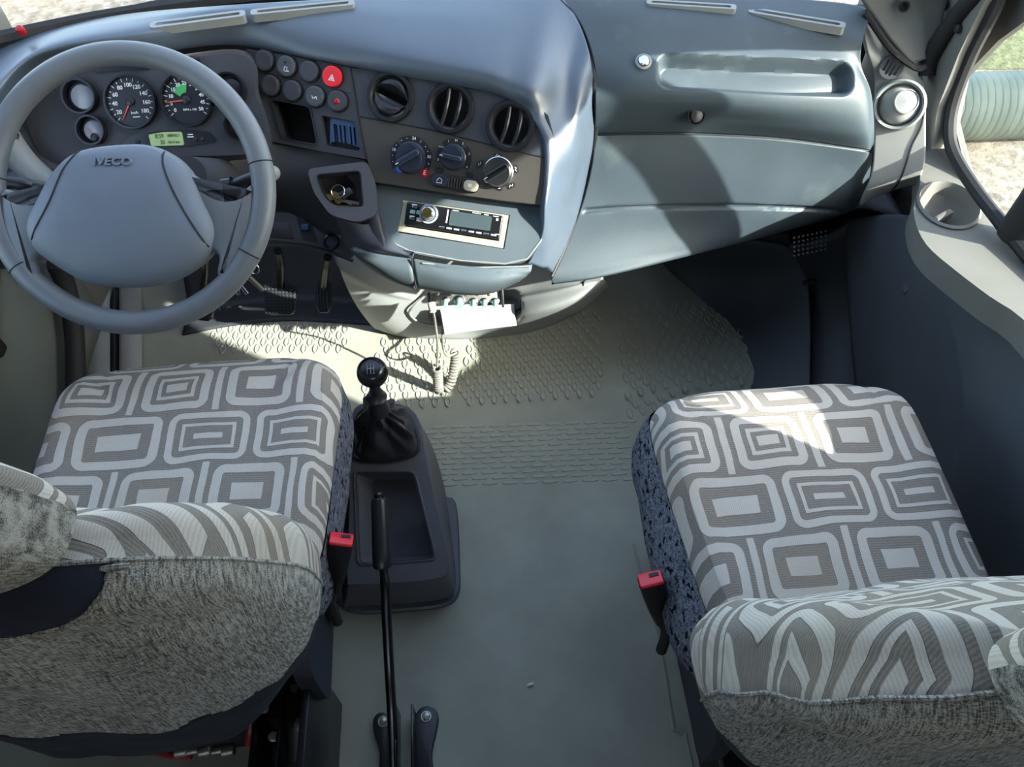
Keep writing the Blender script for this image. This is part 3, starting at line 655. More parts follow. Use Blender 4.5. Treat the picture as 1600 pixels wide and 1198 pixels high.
# seam lines of the panel
def seam(pl, L, name='seam', r=.0009, mt='deep_black', par=None, off=.0006): return G().tube([pl.at(*p, off) for p in L], r, 6).done(name, mt, par or dash)
seam(CP, [(397, 108), (470, 125), (552, 145)], mt='visor_grey', par=sw, r=.0006); seam(CP, [(385, 76), (407, 150), (425, 222)], par=sw, r=.0013); seam(CP, [(548, 105), (561, 182), (574, 250)], par=sw, r=.0013)
def button(px, py, mt, mark=None):
    f = CP.frame(px, py, px+60, py+12, .0)
    b = G().lathe(f, [(.0200, 0), (.0200, .002), (.0184, .002), (.0184, -.002)], 32, cap=False).done('button_ring', 'deep_black', sw)
    k = G().lathe(f, [(.0178, -.002), (.0178, .0075), (.0172, .0090), (.0155, .0098), (.0120, .0094), (.0001, .0088)], 36, cap=False).done('round_button', mt, sw)
    if mark == 'tri':
        G().prism(f @ Matrix.Translation((.001, -.003, .0088)), [(-.0062, -.0042), (.0062, -.0042), (0, .0066)], 0, .0006, holes=[[(-.0040, -.0030), (.0040, -.0030), (0, .0040)]]).done('hazard_triangle', 'white_paint', k)
        G().prism(f @ Matrix.Translation((.001, -.003, .0088)), [(-.0022, -.0018), (.0022, -.0018), (0, .0020)], 0, .0006).done('hazard_triangle', 'white_paint', k)
    elif mark == 'lamp': G().ball(f @ Matrix.Translation((0, -.001, .0085)), .0058, 16, 8, .5).done('button_lamp', 'red_lamp', k)
    elif mark == 'door':
        G().prism(f @ Matrix.Translation((.001, -.005, .0088)), rrect(.006, .008, .001, 2), 0, .0006, holes=[rrect(.0042, .006, .0005, 2)]).done('door_symbol', 'white_paint', k)
        G().box(f @ Matrix.Translation((.0055, -.0078, .0091)), .004, .0016, .0006).done('door_symbol', 'white_paint', k)
        G().cyl(f @ Matrix.Translation((-.001, .006, .0086)), .0028, .0007, 12).done('indicator', 'deep_black', k)
    elif mark == 'fog':
        for dx, a in ((-.003, .4), (.002, -.5), (.005, .4)): G().box(f @ Matrix.Translation((dx, -.002, .0091)) @ Matrix.Rotation(a, 4, 'Z'), .0010, .006, .0006).done('lamp_symbol', 'white_paint', k)
        G().box(f @ Matrix.Translation((.001, -.002, .0091)), .010, .0009, .0006).done('lamp_symbol', 'white_paint', k)
for x, y, mt, mk in ((415, 95, 'panel_black', None), (449.5, 104, 'visor_grey', 'door'), (485, 112, 'panel_black', None), (521, 120, 'red_plastic', 'tri'), (425, 134, 'panel_black', None), (458.5, 142, 'panel_black', None), (494, 151, 'visor_grey', 'fog'), (529, 158, 'panel_black', 'lamp')): button(x, y, mt, mk)
# -- centre vents
vo = pts(CP, Mc, [(549, 106), (653, 117), (767, 132), (818, 146), (856, 180), (866, 215), (862, 246), (832, 241), (751, 221), (666, 200), (562, 181)])
vc = [(611, 151), (704, 169), (798, 197)]
rv = .0425
cent = [CP.loc(Mc, [c])[0] for c in vc]
vp = G().prism(Mc, vo, -.02, 0, holes=[circ(rv*.80, 40, c.x, c.y) for c in cent]).done('vent_panel', 'panel_black', dash, smooth=25)
for i, c in enumerate(cent):
    f = Mc @ Matrix.Translation((c.x, c.y, 0))
    v_ = G().lathe(f, [(rv*1.02, -.004), (rv*1.02, .004), (rv*.98, .007), (rv*.84, .007), (rv*.74, .001), (rv*.72, -.02)], 48, cap=False).done('air_vent', 'satin_black', dash)
    G().lathe(f, [(rv*.98, -.045), (rv*.98, -.040), (.0001, -.040)], 36, cap=False).done('vent_throat', 'deep_black', v_)
    if i == 0:
        for s_, a in ((1, .5), (-1, .5)):
            # closed double flap
            fl = [[f @ (Matrix.Rotation(R(-14), 4, 'Z') @ V((rv*.70*math.sin(R(t))*1.0, s_*(.006+rv*.64*(1-abs(math.sin(R(t)))**2.2)*k) , .003+.010*math.sin(math.pi*min(k, .999))*(1-abs(math.sin(R(t)))**2)-.010*(1-k)))) for t in range(-88, 89, 8)] for k in (0, .25, .5, .75, 1)]
            G().grid(fl).done('flap', 'satin_black', v_, thick=.002)
    else:
        for s_ in (-1, 1):
            p_ = [f @ (Matrix.Rotation(R(-4), 4, 'Z') @ V((s_*rv*.26+rv*.05*s_*0+ .004*math.cos(t*1.4), rv*.72*t, .002-.003*abs(t)))) for t in [k/8-1 for k in range(17)]]
            G().tube(p_, [.0036]*17, 8).done('vane', 'satin_black', v_)
# -- climate panel
ko = pts(CP, Mc, [(562, 183), (666, 202), (751, 223), (832, 243), (860, 248), (858, 300), (855, 321), (783, 313), (669, 297), (585, 284), (575, 252)])
cl = G().prism(Mc, ko, -.02, 0).done('climate_panel', 'climate_bronze', dash)
seam(CP, [(562, 182), (666, 201), (751, 222), (832, 242), (860, 247)], par=cl, r=.0012)
def knob(px, py, r, ang, mt, ridge):
    f = CP.frame(px, py, px+60, py+12) @ Matrix.Rotation(R(ang), 4, 'Z')
    k = G().lathe(f, [(r*1.06, 0), (r*1.06, .003), (r, .004), (r*.97, .012), (r*.88, .0155), (.0001, .016)], 40, cap=False).done('control_knob', mt, cl)
    G().prism(f, rrect(r*1.86, r*.46, r*.2), .012, .024, .003).done('grip_bar', mt if not ridge else ridge, k)
    G().box(f @ Matrix.Translation((-r*.78, 0, .0245)), r*.22, .0016, .0006).done('pointer', 'white_paint', k)
    return f
k1 = knob(642, 247, .0265, 38, 'knob_blue', None); k2 = knob(709, 246, .0215, -2, 'knob_blue', None); k3 = knob(779, 269, .0255, 40, 'chrome', 'gloss_black')
f1 = CP.frame(642, 247, 702, 259)
def arcmark(f, r, a0, a1, w, name='scale_band'):
    A = [R(a0+(a1-a0)*k/10) for k in range(11)]
    return G().prism(f, [((r-w)*math.cos(a), (r-w)*math.sin(a)) for a in A]+[((r+w)*math.cos(a), (r+w)*math.sin(a)) for a in reversed(A)], 0, .0012).done(name, 'deep_black', cl)
for a0, a1 in ((142, 218), (70, 132), (-30, 62)): arcmark(f1, .0345, a0, a1, .0042)
for a, t in ((88, '24'), (165, '18'), (14, '30')): text('numeral', t, f1 @ Matrix.Translation((.0345*math.cos(R(a)), .0345*math.sin(R(a)), .0013)), .0075, 'white_paint', cl, bold=.0001)
for a in (110, 128, 150, 182, 200, 66, 45, 30, -6, -22): G().cyl(f1 @ Matrix.Translation((.0345*math.cos(R(a)), .0345*math.sin(R(a)), .001)), .0009, .0006, 8).done('scale_dot', 'white_paint', cl)
def dot(pl, px, py, r, mt, t=None):
    f = pl.frame(px, py, px+60, py+12); d_ = G().cyl(f, r, .0012, 20).done('marker', mt, cl)
    if t: text('symbol', t, f @ Matrix.Translation((0, 0, .0013)), r*1.5, 'white_paint', d_)
dot(CP, 624, 264, .0078, 'blue_dot', 'C'); dot(CP, 664, 270, .0078, 'red_lamp', 'E')
f2 = CP.frame(709, 246, 769, 258)
for a0, a1 in ((150, 205), (60, 140), (-30, 48)): arcmark(f2, .0290, a0, a1, .0036)
for a, t in ((198, '0'), (152, 'AUTO'), (118, '1'), (90, 'M'), (64, '2'), (22, '3'), (-24, '4')): text('numeral', t, f2 @ Matrix.Translation((.029*math.cos(R(a)), .029*math.sin(R(a)), .0013)), .0058 if t != 'AUTO' else .0034, 'white_paint', cl)
for x, y, a in ((778, 243, 10), (750, 256, 60), (806, 264, -65), (734, 273, -20), (799, 290, 40), (779, 293, -15), (758, 283, -40), (686, 266, -10)):
    f = CP.frame(x, y, x+60, y+12) @ Matrix.Rotation(R(a), 4, 'Z')
    d_ = G().prism(f, rrect(.0150, .0085, .0040), 0, .0012).done('marker', 'deep_black', cl)
    if x not in (734, 686):
        G().tube([f @ V((-.004, -.001, .0016)), f @ V((-.001, .0018, .0016)), f @ V((.001, -.0015, .0016)), f @ V((.004, .0012, .0016))], .0005, 6).done('airflow_symbol', 'white_paint', d_)
# recirculation slider
fsl = CP.frame(712, 286, 747, 292)
sl_ = G().prism(fsl, rrect(.088, .024, .0115, 8), 0, .004, .0018).done('recirculation_slider', 'satin_black', cl)
G().prism(fsl @ Matrix.Translation((.030, 0, .004)), rrect(.026, .019, .008, 6), 0, .007, .002).done('slider_button', 'beige_frame', sl_)
G().box(fsl @ Matrix.Translation((.029, .001, .0112)), .007, .006, .0006).done('slider_light', 'dial_white', sl_)
G().prism(fsl @ Matrix.Translation((-.028, 0, .004)), rrect(.030, .019, .008, 6), 0, .003, .001).done('slider_end', 'knob_blue', sl_)
G().tube([fsl @ V(p) for p in ((-.034, -.004, .0074), (-.024, -.004, .0074), (-.024, .002, .0074), (-.029, .005, .0074), (-.034, -.001, .0074))], .0005, 6).done('car_symbol', 'white_paint', sl_)
for k in range(6): G().box(fsl @ Matrix.Translation((-.011+.0052*k, 0, .0055)), .0022, .017, .004, .0006).done('rib', 'climate_bronze', sl_)
# -- radio surround
Mr = RPl.frame(705, 350, 785, 362)
so_ = [(584, 286), (669, 299), (783, 316), (855, 323), (853, 350), (843, 378), (824, 404), (790, 413), (720, 408), (640, 394), (610, 380), (596, 345)]
sl2 = [RPl.at(*p) for p in so_]
rad_hole = pts(RPl, Mr, [(630, 312), (797, 336), (788, 389), (621, 363)])
ol_ = [tuple((Mr.inverted() @ p).to_2d()) for p in cr(sl2, 48, True)]
rs_ = G().prism(Mr, ol_, -.03, 0, holes=[rad_hole]).done('radio_surround', 'stack_grey', dash, smooth=25)
G().prism(Mr, [(p[0]*1.02, p[1]*1.04) for p in rad_hole], -.034, -.026).done('radio_shaft', 'deep_black', rs_)
seam(RPl, [(600, 372), (640, 392), (720, 407), (790, 412), (824, 404), (845, 376), (853, 352)], par=rs_, r=.0018, mt='trim_grey', off=-.0005)
# link surface between climate panel and surround
lk = [[CP.at(585, 284, -.003), CP.at(669, 297, -.003), CP.at(783, 313, -.003), CP.at(855, 321, -.003)], [RPl.at(584, 289, -.004), RPl.at(669, 302, -.004), RPl.at(783, 319, -.004), RPl.at(853, 327, -.004)]]
G().grid(orient(patch([lk[0], [(a+b)/2+V((0, .004, -.004)) for a, b in zip(*lk)], lk[1]], 20, 8))).done('panel_link', 'panel_black', dash, thick=.01)
# -- key pocket
KPl = Plane(Z(532, 300, .575), (.05, -.70, .71))
Mk = KPl.frame(532, 300, 572, 298)
kh = rpoly(pts(KPl, Mk, [(496, 274), (562, 268), (567, 322), (524, 320), (508, 305)]), .008)
kb = rpoly(pts(KPl, Mk, [(480, 264), (574, 252), (588, 290), (590, 335), (560, 348), (516, 336), (490, 300)]), .012)
kp = G().prism(Mk, kb, -.03, .003, holes=[kh]).done('key_pocket', 'fascia_dark', dash, smooth=25)
wall(Mk, kh, -.035, .006, 'pocket_wall', 'deep_black', kp); G().prism(Mk, kh, -.040, -.032).done('pocket_floor', 'deep_black', kp)
G().grid([[Mk @ V((p[0]*k, p[1]*k, z)) for p in kh] for k, z in ((1.0, .001), (1.01, .005), (1.05, .005), (1.07, .002))], closed_u=True).done('pocket_rim', 'satin_black', kp)
# -- lower fascia below key pocket, drawers under the radio
q0 = [[Z(520, 338, .53), Z(560, 350, .525), RPl.at(600, 350, -.004), RPl.at(612, 378, -.004)], [Z(528, 360, .50), Z(565, 375, .50), Z(600, 385, .50), Z(640, 398, .495)], [Z(540, 385, .475), Z(570, 392, .480), Z(610, 398, .485), Z(645, 404, .485)]]
G().grid(orient(patch(q0, 16, 16))).done('fascia_corner', 'fascia_dark', dash, thick=.012)
dA = [[Z(547, 390, .485), Z(590, 397, .487), Z(642, 404, .487)], [Z(560, 405, .465), Z(595, 418, .468), Z(645, 428, .468)], [Z(585, 425, .435), Z(615, 440, .435), Z(649, 450, .437)], [Z(595, 428, .41), Z(622, 443, .41), Z(650, 452, .41)]]
G().grid(orient(patch(dA, 18, 18))).done('side_pocket_lid', 'stack_grey', dash, thick=.012)
dB = [[Z(645, 404, .489), Z(700, 413, .49), Z(770, 419, .49), Z(832, 413, .487)], [Z(648, 426, .470), Z(705, 437, .472), Z(770, 441, .472), Z(828, 427, .475)], [Z(651, 447, .44), Z(710, 457, .44), Z(765, 456, .44), Z(815, 437, .455)], [Z(653, 451, .41), Z(712, 460, .41), Z(765, 459, .41), Z(812, 440, .43)]]
G().grid(orient(patch(dB, 40, 20, lambda x, y: -.002*sm(3, 0, abs(y-(409+(x-645)*.08)-6)) if 660 < x < 828 else 0))).done('ashtray_drawer', 'stack_grey', dash, thick=.012)
seam(Plane.tri(Z(642, 404, .489), Z(649, 451, .44), Z(700, 413, .489)), [(643, 404), (646, 427), (650, 450)], r=.0016, off=.002)
seam(Plane.tri(Z(655, 405, .49), Z(830, 414, .489), Z(700, 437, .472)), [(660, 411), (740, 418), (828, 416)], r=.0016, mt='trim_grey', off=.001)
# -- glove box side
GT = [[Z(868, -14, .80), Z(960, -14, .80), Z(1090, -10, .80), Z(1220, -4, .795), Z(1338, 8, .79), Z(1360, 24, .785)],
      [Z(905, 32, .775), Z(980, 28, .783), Z(1100, 30, .783), Z(1220, 36, .78), Z(1330, 50, .775), Z(1348, 62, .768)],
      [Z(926, 88, .742), Z(1000, 80, .752), Z(1100, 74, .757), Z(1220, 72, .757), Z(1318, 84, .75), Z(1345, 100, .735)],
      [Z(930, 130, .710), Z(1000, 126, .722), Z(1100, 126, .724), Z(1220, 130, .722), Z(1335, 134, .713), Z(1360, 140, .695)],
      [Z(930, 158, .684), Z(1000, 156, .692), Z(1100, 160, .692), Z(1220, 166, .690), Z(1340, 172, .676), Z(1365, 178, .655)],
      [Z(930, 186, .645), Z(1000, 184, .650), Z(1100, 186, .650), Z(1220, 194, .648), Z(1340, 206, .634), Z(1366, 210, .615)],
      [Z(930, 209, .605), Z(1000, 207, .610), Z(1100, 208, .610), Z(1220, 215, .608), Z(1340, 231, .592), Z(1364, 236, .575)]]
def rr_sd(x, y, cx, cy, hw, hh, r):
    qx, qy = abs(x-cx)-hw+r, abs(y-cy)-hh+r; return math.hypot(max(qx, 0), max(qy, 0))+min(max(qx, qy), 0)-r
def gdisp(x, y):
    yy = y-(x-1175)*.045
    d = rr_sd(x, yy, 1180, 117, 153, 27, 22); o = -.030*sm(3, -9, d)
    return o
glo = dash
gt = G().grid(orient(patch(GT, 190, 120, gdisp))).done('glovebox_upper_lid', 'glove_grey', glo, thick=.004)
GB = [[Z(930, 213, .603), Z(1000, 211, .608), Z(1100, 212, .608), Z(1220, 219, .606), Z(1340, 235, .588), Z(1363, 240, .57)],
      [Z(924, 262, .545), Z(1000, 258, .555), Z(1100, 258, .555), Z(1220, 262, .553), Z(1336, 268, .54), Z(1360, 268, .525)],
      [Z(910, 318, .478), Z(990, 312, .488), Z(1095, 310, .490), Z(1215, 312, .490), Z(1325, 306, .49), Z(1354, 292, .488)],
      [Z(890, 372, .42), Z(970, 362, .43), Z(1080, 352, .435), Z(1200, 345, .445), Z(1312, 325, .46), Z(1345, 312, .465)],
      [Z(866, 425, .375), Z(950, 408, .385), Z(1065, 388, .395), Z(1185, 366, .41), Z(1300, 336, .44), Z(1340, 320, .45)],
      [Z(862, 440, .358), Z(935, 431, .366), Z(1055, 404, .378), Z(1180, 373, .39), Z(1298, 341, .42), Z(1338, 325, .435)],
      [Z(870, 444, .350), Z(945, 432, .358), Z(1060, 404, .370), Z(1180, 373, .375), Z(1298, 341, .41), Z(1338, 325, .42)]]
def bdisp(x, y):
    g = 329+(x-1110)**2*.00018-6.5
    if 908 < x < 1320: return -.006*sm(5.5, 1.5, abs(y-g))*sm(908, 916, x)*sm(1318, 1308, x)
    return 0
gb = G().grid(orient(patch(GB, 170, 120, bdisp))).done('glovebox_lower_lid', 'glove_grey', glo, thick=.006)
sg = cr([Z(930, 211, .603), Z(1000, 209, .608), Z(1100, 210, .608), Z(1220, 217, .606), Z(1340, 233, .589), Z(1364, 238, .572)], 40)
G().tube([p+V((0, .004, -.002)) for p in sg], .0032, 6).done('lid_gap', 'deep_black', glo)
# latch and push button
lf = Z(1087, 180, .662); fL = axis(lf+V((0, -.002, .001)), (0, -.85, .5))
la = G().lathe(fL, [(.0165, -.004), (.0165, .003), (.0145, .003), (.0135, .0005), (.0001, .0015)], 32, cap=False).done('latch', 'gloss_black', gt)
G().lathe(fL @ Matrix.Diagonal((.8, 1, 1, 1)), [(.0135, 0), (.012, .004), (.0001, .005)], 24, cap=False).done('latch_button', 'satin_black', gt)
bf = Z(1005, 97, .742); fB = axis(bf+V((0, -.001, .001)), (0, -.5, .86))
pb = G().lathe(fB, [(.014, -.003), (.0145, .002), (.011, .004), (.0095, .002)], 28, cap=False).done('push_button', 'trim_grey', gt)
G().lathe(fB, [(.0095, 0), (.0095, .006), (.008, .0075), (.0001, .0078)], 24, cap=False).done('button_cap', 'chrome', gt)
gap = cr([Z(867, -6, .795), Z(900, 28, .775), Z(920, 72, .745), Z(928, 130, .71), Z(931, 200, .62), Z(923, 262, .54), Z(908, 322, .47), Z(888, 376, .415), Z(862, 432, .37)], 50)
G().tube(gap, .0042, 8).done('side_gap', 'deep_black', glo)
# -- right end of the dash with ball vent
ep = Plane.tri(Z(1366, 120, .69), Z(1444, 170, .665), Z(1388, 266, .56))
E_ = lambda x, y, o=0: ep.at(x, y, o)
RE = [[Z(1346, 20, .785), Z(1372, 52, .755), Z(1398, 86, .735), Z(1425, 104, .722)], [Z(1356, 80, .735), Z(1382, 92, .722), Z(1412, 108, .712), Z(1440, 118, .70)], [E_(1366, 120), E_(1392, 128), E_(1420, 138), E_(1445, 148)], [E_(1366, 170), E_(1392, 178), E_(1420, 186), E_(1446, 196)], [E_(1366, 220), E_(1392, 225), E_(1420, 230), E_(1446, 236)], [E_(1362, 268), E_(1388, 266), E_(1416, 262), E_(1444, 258)], [E_(1352, 298, -.004), E_(1380, 290, -.004), E_(1410, 280, -.004), E_(1441, 270, -.004)], [E_(1345, 322, -.03), E_(1372, 306, -.03), E_(1402, 296, -.03), E_(1434, 288, -.03)]]
re = G().grid(orient(patch(RE, 30, 50))).done('dash_end', 'light_grey', dash, thick=.008)
fe = ep.frame(1405, 164, 1440, 172, .002)
bv = G().lathe(fe, [(.045, -.006), (.0445, .006), (.041, .010), (.0375, .008), (.036, -.002), (.0001, -.002)], 44, cap=False).done('ball_vent', 'trim_grey', dash)
G().ball(fe @ Matrix.Translation((0, 0, -.004)), .0345, 36, 20, .58).done('ball', 'light_grey', bv)
fb_ = fe @ Matrix.Translation((.008, .007, .006)) @ Matrix.Rotation(R(16), 4, 'Y') @ Matrix.Rotation(R(-14), 4, 'X')
G().lathe(fb_, [(.0215, -.004), (.0215, .0085), (.0195, .0095), (.0185, .008), (.0001, .0105)], 36, cap=False).done('vent_disc', 'trim_grey', bv)
eg = Plane.tri(Z(1382, 92, .722), Z(1412, 108, .712), E_(1392, 128)); fg = eg.frame(1393, 105, 1420, 116, .004)
gr_ = G().prism(fg, circ(.020, 28), -.006, .002, holes=[rrect(.0045, h, .002, 3, x, 0) for x, h in ((-.0105, .020), (-.0035, .028), (.0035, .028), (.0105, .020))]).done('side_window_vent', 'visor_grey', dash, smooth=20)
G().cyl(fg @ Matrix.Translation((0, 0, -.008)), .0195, .003, 24).done('vent_backing', 'deep_black', gr_)
gs = cr([E_(1446, 160), E_(1440, 196), E_(1426, 225), E_(1416, 255), E_(1406, 281, -.004), E_(1392, 300, -.03)], 30); G().tube(gs, .0018, 6).done('end_seam', 'deep_black', dash)
# -- dark underside so nothing shows between dash and bulkhead
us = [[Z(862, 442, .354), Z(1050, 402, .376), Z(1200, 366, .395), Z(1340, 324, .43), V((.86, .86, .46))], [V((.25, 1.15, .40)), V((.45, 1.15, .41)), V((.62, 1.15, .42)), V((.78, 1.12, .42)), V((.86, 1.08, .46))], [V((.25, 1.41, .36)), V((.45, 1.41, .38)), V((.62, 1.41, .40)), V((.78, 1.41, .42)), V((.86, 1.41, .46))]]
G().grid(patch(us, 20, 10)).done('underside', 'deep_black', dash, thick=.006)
sp_ = G()
for i in range(8):
    for j in range(5): sp_.cyl(axis(Z(1240+i*7, 372+j*7-i*1.5, .385-.006*j), (0, -.5, .6)), .0022, .004, 6)
sp_.done('speaker_mesh', 'panel_black', dash)
# -- lower trim left of the stack: fuse lid, blue button, socket
LTp = Plane(Z(470, 355, .465), (.05, -.62, .78)); Mt = LTp.frame(470, 355, 530, 358)
lt = G().prism(Mt, [tuple(p) for p in LTp.loc(Mt, [(386, 334), (440, 329), (478, 333), (505, 344), (530, 366), (556, 396), (548, 404), (505, 390), (470, 382), (410, 376), (386, 376)])], -.018, 0, .004).done('lower_trim', 'panel_black', dash)
G().prism(Mt, rpoly(LTp.loc(Mt, [(404, 345), (450, 346), (460, 374), (410, 370)]), .004), -.001, .003, .001).done('fuse_lid', 'satin_black', lt)
G().prism(Mt, rpoly(LTp.loc(Mt, [(463, 338), (484, 340), (497, 378), (474, 375)]), .003), -.001, .002).done('button_well', 'deep_black', lt)
G().box(LTp.frame(477, 355, 520, 357, .006), .016, .013, .012, .003).done('blue_button', 'blue_plastic', lt)
fS = LTp.frame(518, 378, 550, 380, .0)
G().lathe(fS, [(.016, -.002), (.016, .004), (.0125, .005), (.011, -.008), (.0001, -.008)], 28, cap=False).done('power_socket', 'gloss_black', lt)
lipp = cr([LTp.at(386, 376, .002), LTp.at(450, 380, .002), LTp.at(505, 391, .002), LTp.at(552, 408, .002)], 16); G().tube(lipp, .003, 6).done('trim_lip', 'satin_black', lt)

# ================================================================ floor column under the radio
colb = thing('console_column', (0, 1.0, .0), 'light grey column between radio drawers and floor mat', 'console')
cf = [[V((-.34, 1.20, .44)), V((-.18, 1.14, .42)), V((-.1, 1.12, .41)), V((0, 1.11, .40)), V((.1, 1.10, .40)), V((.2, 1.12, .38)), V((.30, 1.2, .33))],
      [Z(524, 396, .38), Z(590, 430, .27), Z(655, 452, .17), Z(740, 458, .15), Z(815, 440, .195), Z(880, 430, .235), Z(940, 425, .255)],
      [Z(538, 440, .28), Z(590, 462, .20), Z(650, 474, .135), Z(740, 478, .115), Z(820, 466, .182), Z(888, 452, .222), Z(943, 434, .24)],
      [Z(560, 482, .14), Z(600, 500, .10), Z(655, 507, .07), Z(740, 508, .06), Z(827, 494, .158), Z(897, 475, .195), Z(948, 443, .21)],
      [Z(584, 512, .035), Z(622, 524, .025), Z(675, 528, .02), Z(740, 528, .02), Z(830, 517, .03), Z(900, 490, .05), Z(948, 450, .10)],
      [Z(592, 512, .006), Z(628, 523, .006), Z(676, 526, .006), Z(740, 526, .006), Z(830, 515, .006), Z(895, 484, .015), Z(945, 446, .03)]]
def cdisp(x, y):
    return -.035*sm(8, -8, rr_sd(x, y, 742, 480, 66, 22, 10)) if y > 440 else 0 
G().grid(orient(patch(cf, 120, 90, cdisp))).done('column_shell', 'trim_grey', colb, thick=.006)
for L in ([(635, 492, .105), (642, 520, .035)], [(825, 483, .095), (819, 508, .045)]):
    G().tube([Z(*p) for p in L], .0022, 6).done('seam', 'deep_black', colb)
gus = cr([Z(664, 462, .16), Z(645, 480, .14), Z(640, 490, .115), Z(655, 503, .085), Z(690, 510, .065)], 20)
G().tube(gus, .003, 8).done('pocket_rim', 'trim_grey', colb)

# ================================================================ seats
def superell(a, ex):
    c, s_ = math.cos(a), math.sin(a); return math.copysign(abs(c)**ex, c), math.copysign(abs(s_)**ex, s_)
def make_seat(name, label, cx, yf, zc, side, uvo, brx, bry, seed, hrx, rear, seam, hd, hw_, bare, flare):
    """cx: seat centre, yf: front edge of the cushion, zc: cushion height; side: +1 if the aisle lies to the right"""
    t = thing(name, (cx, yf-.25, 0), label, 'seat')
    rnd = random.Random(seed); hs = 4
    nz = lambda p, s_, a: noise.noise(p*s_+V((seed*7.1, 0, 0)))*a
    # ---- cushion: closed loops around the middle
    N = 96; depth = .45; cy = yf-depth/2
    def outl(a):
        x, y = superell(a, .42 if math.sin(a) > 0 else .34)
        w = (hw_[0]+hw_[1]*y) if x < 0 else (hw_[2]+hw_[3]*y)
        return x*w, y*depth/2
    ang = [2*math.pi*k/N for k in range(N)]
    lay = [(.001, .012), (.2, .012), (.4, .011), (.6, .009), (.74, .008), (.84, .006), (.91, .001), (.96, -.008), (.99, -.020), (1.0, -.032)]
    rows = []; uvs = []
    for k, dz in lay:
        for a in ang:
            x, y = outl(a); px_, py_ = x*k, y*k
            tilt = .03*((py_+depth/2)/depth) - .03*sm(.10, .22, py_)**2
            p = V((cx+px_, cy+py_, zc+dz+tilt))
            bol = .010*sm(.12, .19, abs(px_))*sm(1.0, .9, k)
            p.z += bol + nz(p, 14, .004) + nz(p, 40, .0012)
            # shallow sewn crease inside the bolster
            p.z -= .006*math.exp(-((abs(px_)-.150)/.005)**2)*(1 if py_ > -.1 else .4)
            rows.append(p); uvs.append((px_+uvo[0]+(x*max(0, k-.9)*.3), py_+uvo[1]-dz*.5))
    gr = [rows[i*N:(i+1)*N] for i in range(len(lay))]
    G().grid(gr, closed_u=True, uv=uvs).done('cushion_cover', 'pattern_fabric', t)
    lay2 = [(1.0, -.030), (1.05, -.050), (1.09, -.080), (1.10, -.110), (1.06, -.14), (.95, -.155)]
    rows = []; uvs = []; acc = 0
    for j, (k, dz) in enumerate(lay2):
        for i in range(N+1):
            a = ang[i % N]; x, y = outl(a); tilt = .03*((y+depth/2)/depth)-.03*sm(.10, .22, y)**2
            fl_ = (k-1)*(flare*(1-.7*y/(depth/2)) if x < 0 else .05) if k > 1 else k-1; p = V((cx+x*(1+fl_), cy+y*(1+(k-1)*.3), zc+dz+tilt)); n_ = V((x, y, 0)).normalized(); p += n_*nz(p, 16, .006)
            rows.append(p); uvs.append((i/N*1.7, dz+seed))
    G().grid([rows[i*(N+1):(i+1)*(N+1)] for i in range(len(lay2))], uv=uvs).done('cushion_side', 'velour_dark', t)
    # ---- backrest
    bx, by = cx+brx, yf+bry
    # spine: (height, y, half width, half thickness)
    prof = [(.44, .075, .205, .050), (.50, .060, .232, .060), (.57, .042, .246, .068), (.64, .022, .250, .070), (.71, -.002, .242, .066), (.77, -.024, .226, .061), (.82, -.044, .204, .055), (.855, -.058, .176, .047), (.878, -.068, .140, .036), (.888, -.073, .095, .022), (.890, -.074, .04, .008)]
    sp = cr([V((h, y, 0)) for h, y, w, d in prof], 120); sw_ = cr([V((w, d, 0)) for h, y, w, d in prof], 120)
    NB = 240; loops = []; vlen = 0; vl = []
    for j in range(120):
        h, y = sp[j].x, sp[j].y; w, d = max(.004, sw_[j].x), max(.003, sw_[j].y)
        lp = []
        for k in range(NB):
            a = 2*math.pi*k/NB; x, yy = superell(a, .62)
            belly = .018*sm(.55, .95, abs(x))*(1 if yy > 0 else .2)      # bolsters come forward
            dd = d if yy > 0 else d*sm(.90, .82, h)*0 + (d if h > .86 else max(d, y+rear-.035*abs(x)**4))
            p = V((bx+x*w, by+y+yy*dd+belly, h+yy*d*.30))
            n_ = V((x/w, yy/d, 0)).normalized(); p += n_*(nz(p, 12, .007)+nz(p, 34, .0016)); lp.append(p)
        loops.append(lp)
        if j: vlen += (loops[j][NB//4]-loops[j-1][NB//4]).length
        vl.append(vlen)
    def part(sel, nm, mt, vofs):
        g = G(); idx = {}; fs = []; vs = []; uv = []
        for j in range(119):
            for k in range(NB):
                if not sel(j, k): continue
                q = []
                for (jj, kk) in ((j, k), (j, k+1), (j+1, k+1), (j+1, k)):
                    key = (jj, kk)
                    if key not in idx:
                        idx[key] = len(vs); vs.append(loops[jj][kk % NB]); ph = kk/NB
                        x = loops[jj][kk % NB].x-bx
                        q_ = loops[jj][kk % NB]; uv.append((uvo[0]+x, vofs+q_.z*.95-(q_.y-by)*.95))
                    q.append(idx[key])
                fs.append(tuple(q))
        g.add(vs, fs, uv); return g.done(nm, mt, t)
    front = lambda j, k: (k < NB//2+seam or k >= NB-seam)
    def hole(j, k):      # bare seat showing where the cover stops below the head restraint
        p = loops[j][k % NB]; return bare and k >= NB//2+hs and ((p.x-(bx+hrx))/.165)**2 + ((p.z-.880)/.050)**2 < 1
    part(lambda j, k: front(j, k) and not hole(j, k), 'backrest_cover', 'pattern_fabric', uvo[1])
    part(lambda j, k: not front(j, k) and not hole(j, k) and loops[j][k].z > .525+.006*math.sin(k*.5), 'backrest_rear_cover', 'woven_grey', 0)
    if bare: part(hole, 'bare_upholstery', 'navy_cloth', 0)
    rear_pts = [loops[j][k] for j in range(60, 119) for k in range(NB//2+hs, NB, 2)]
    hem = []
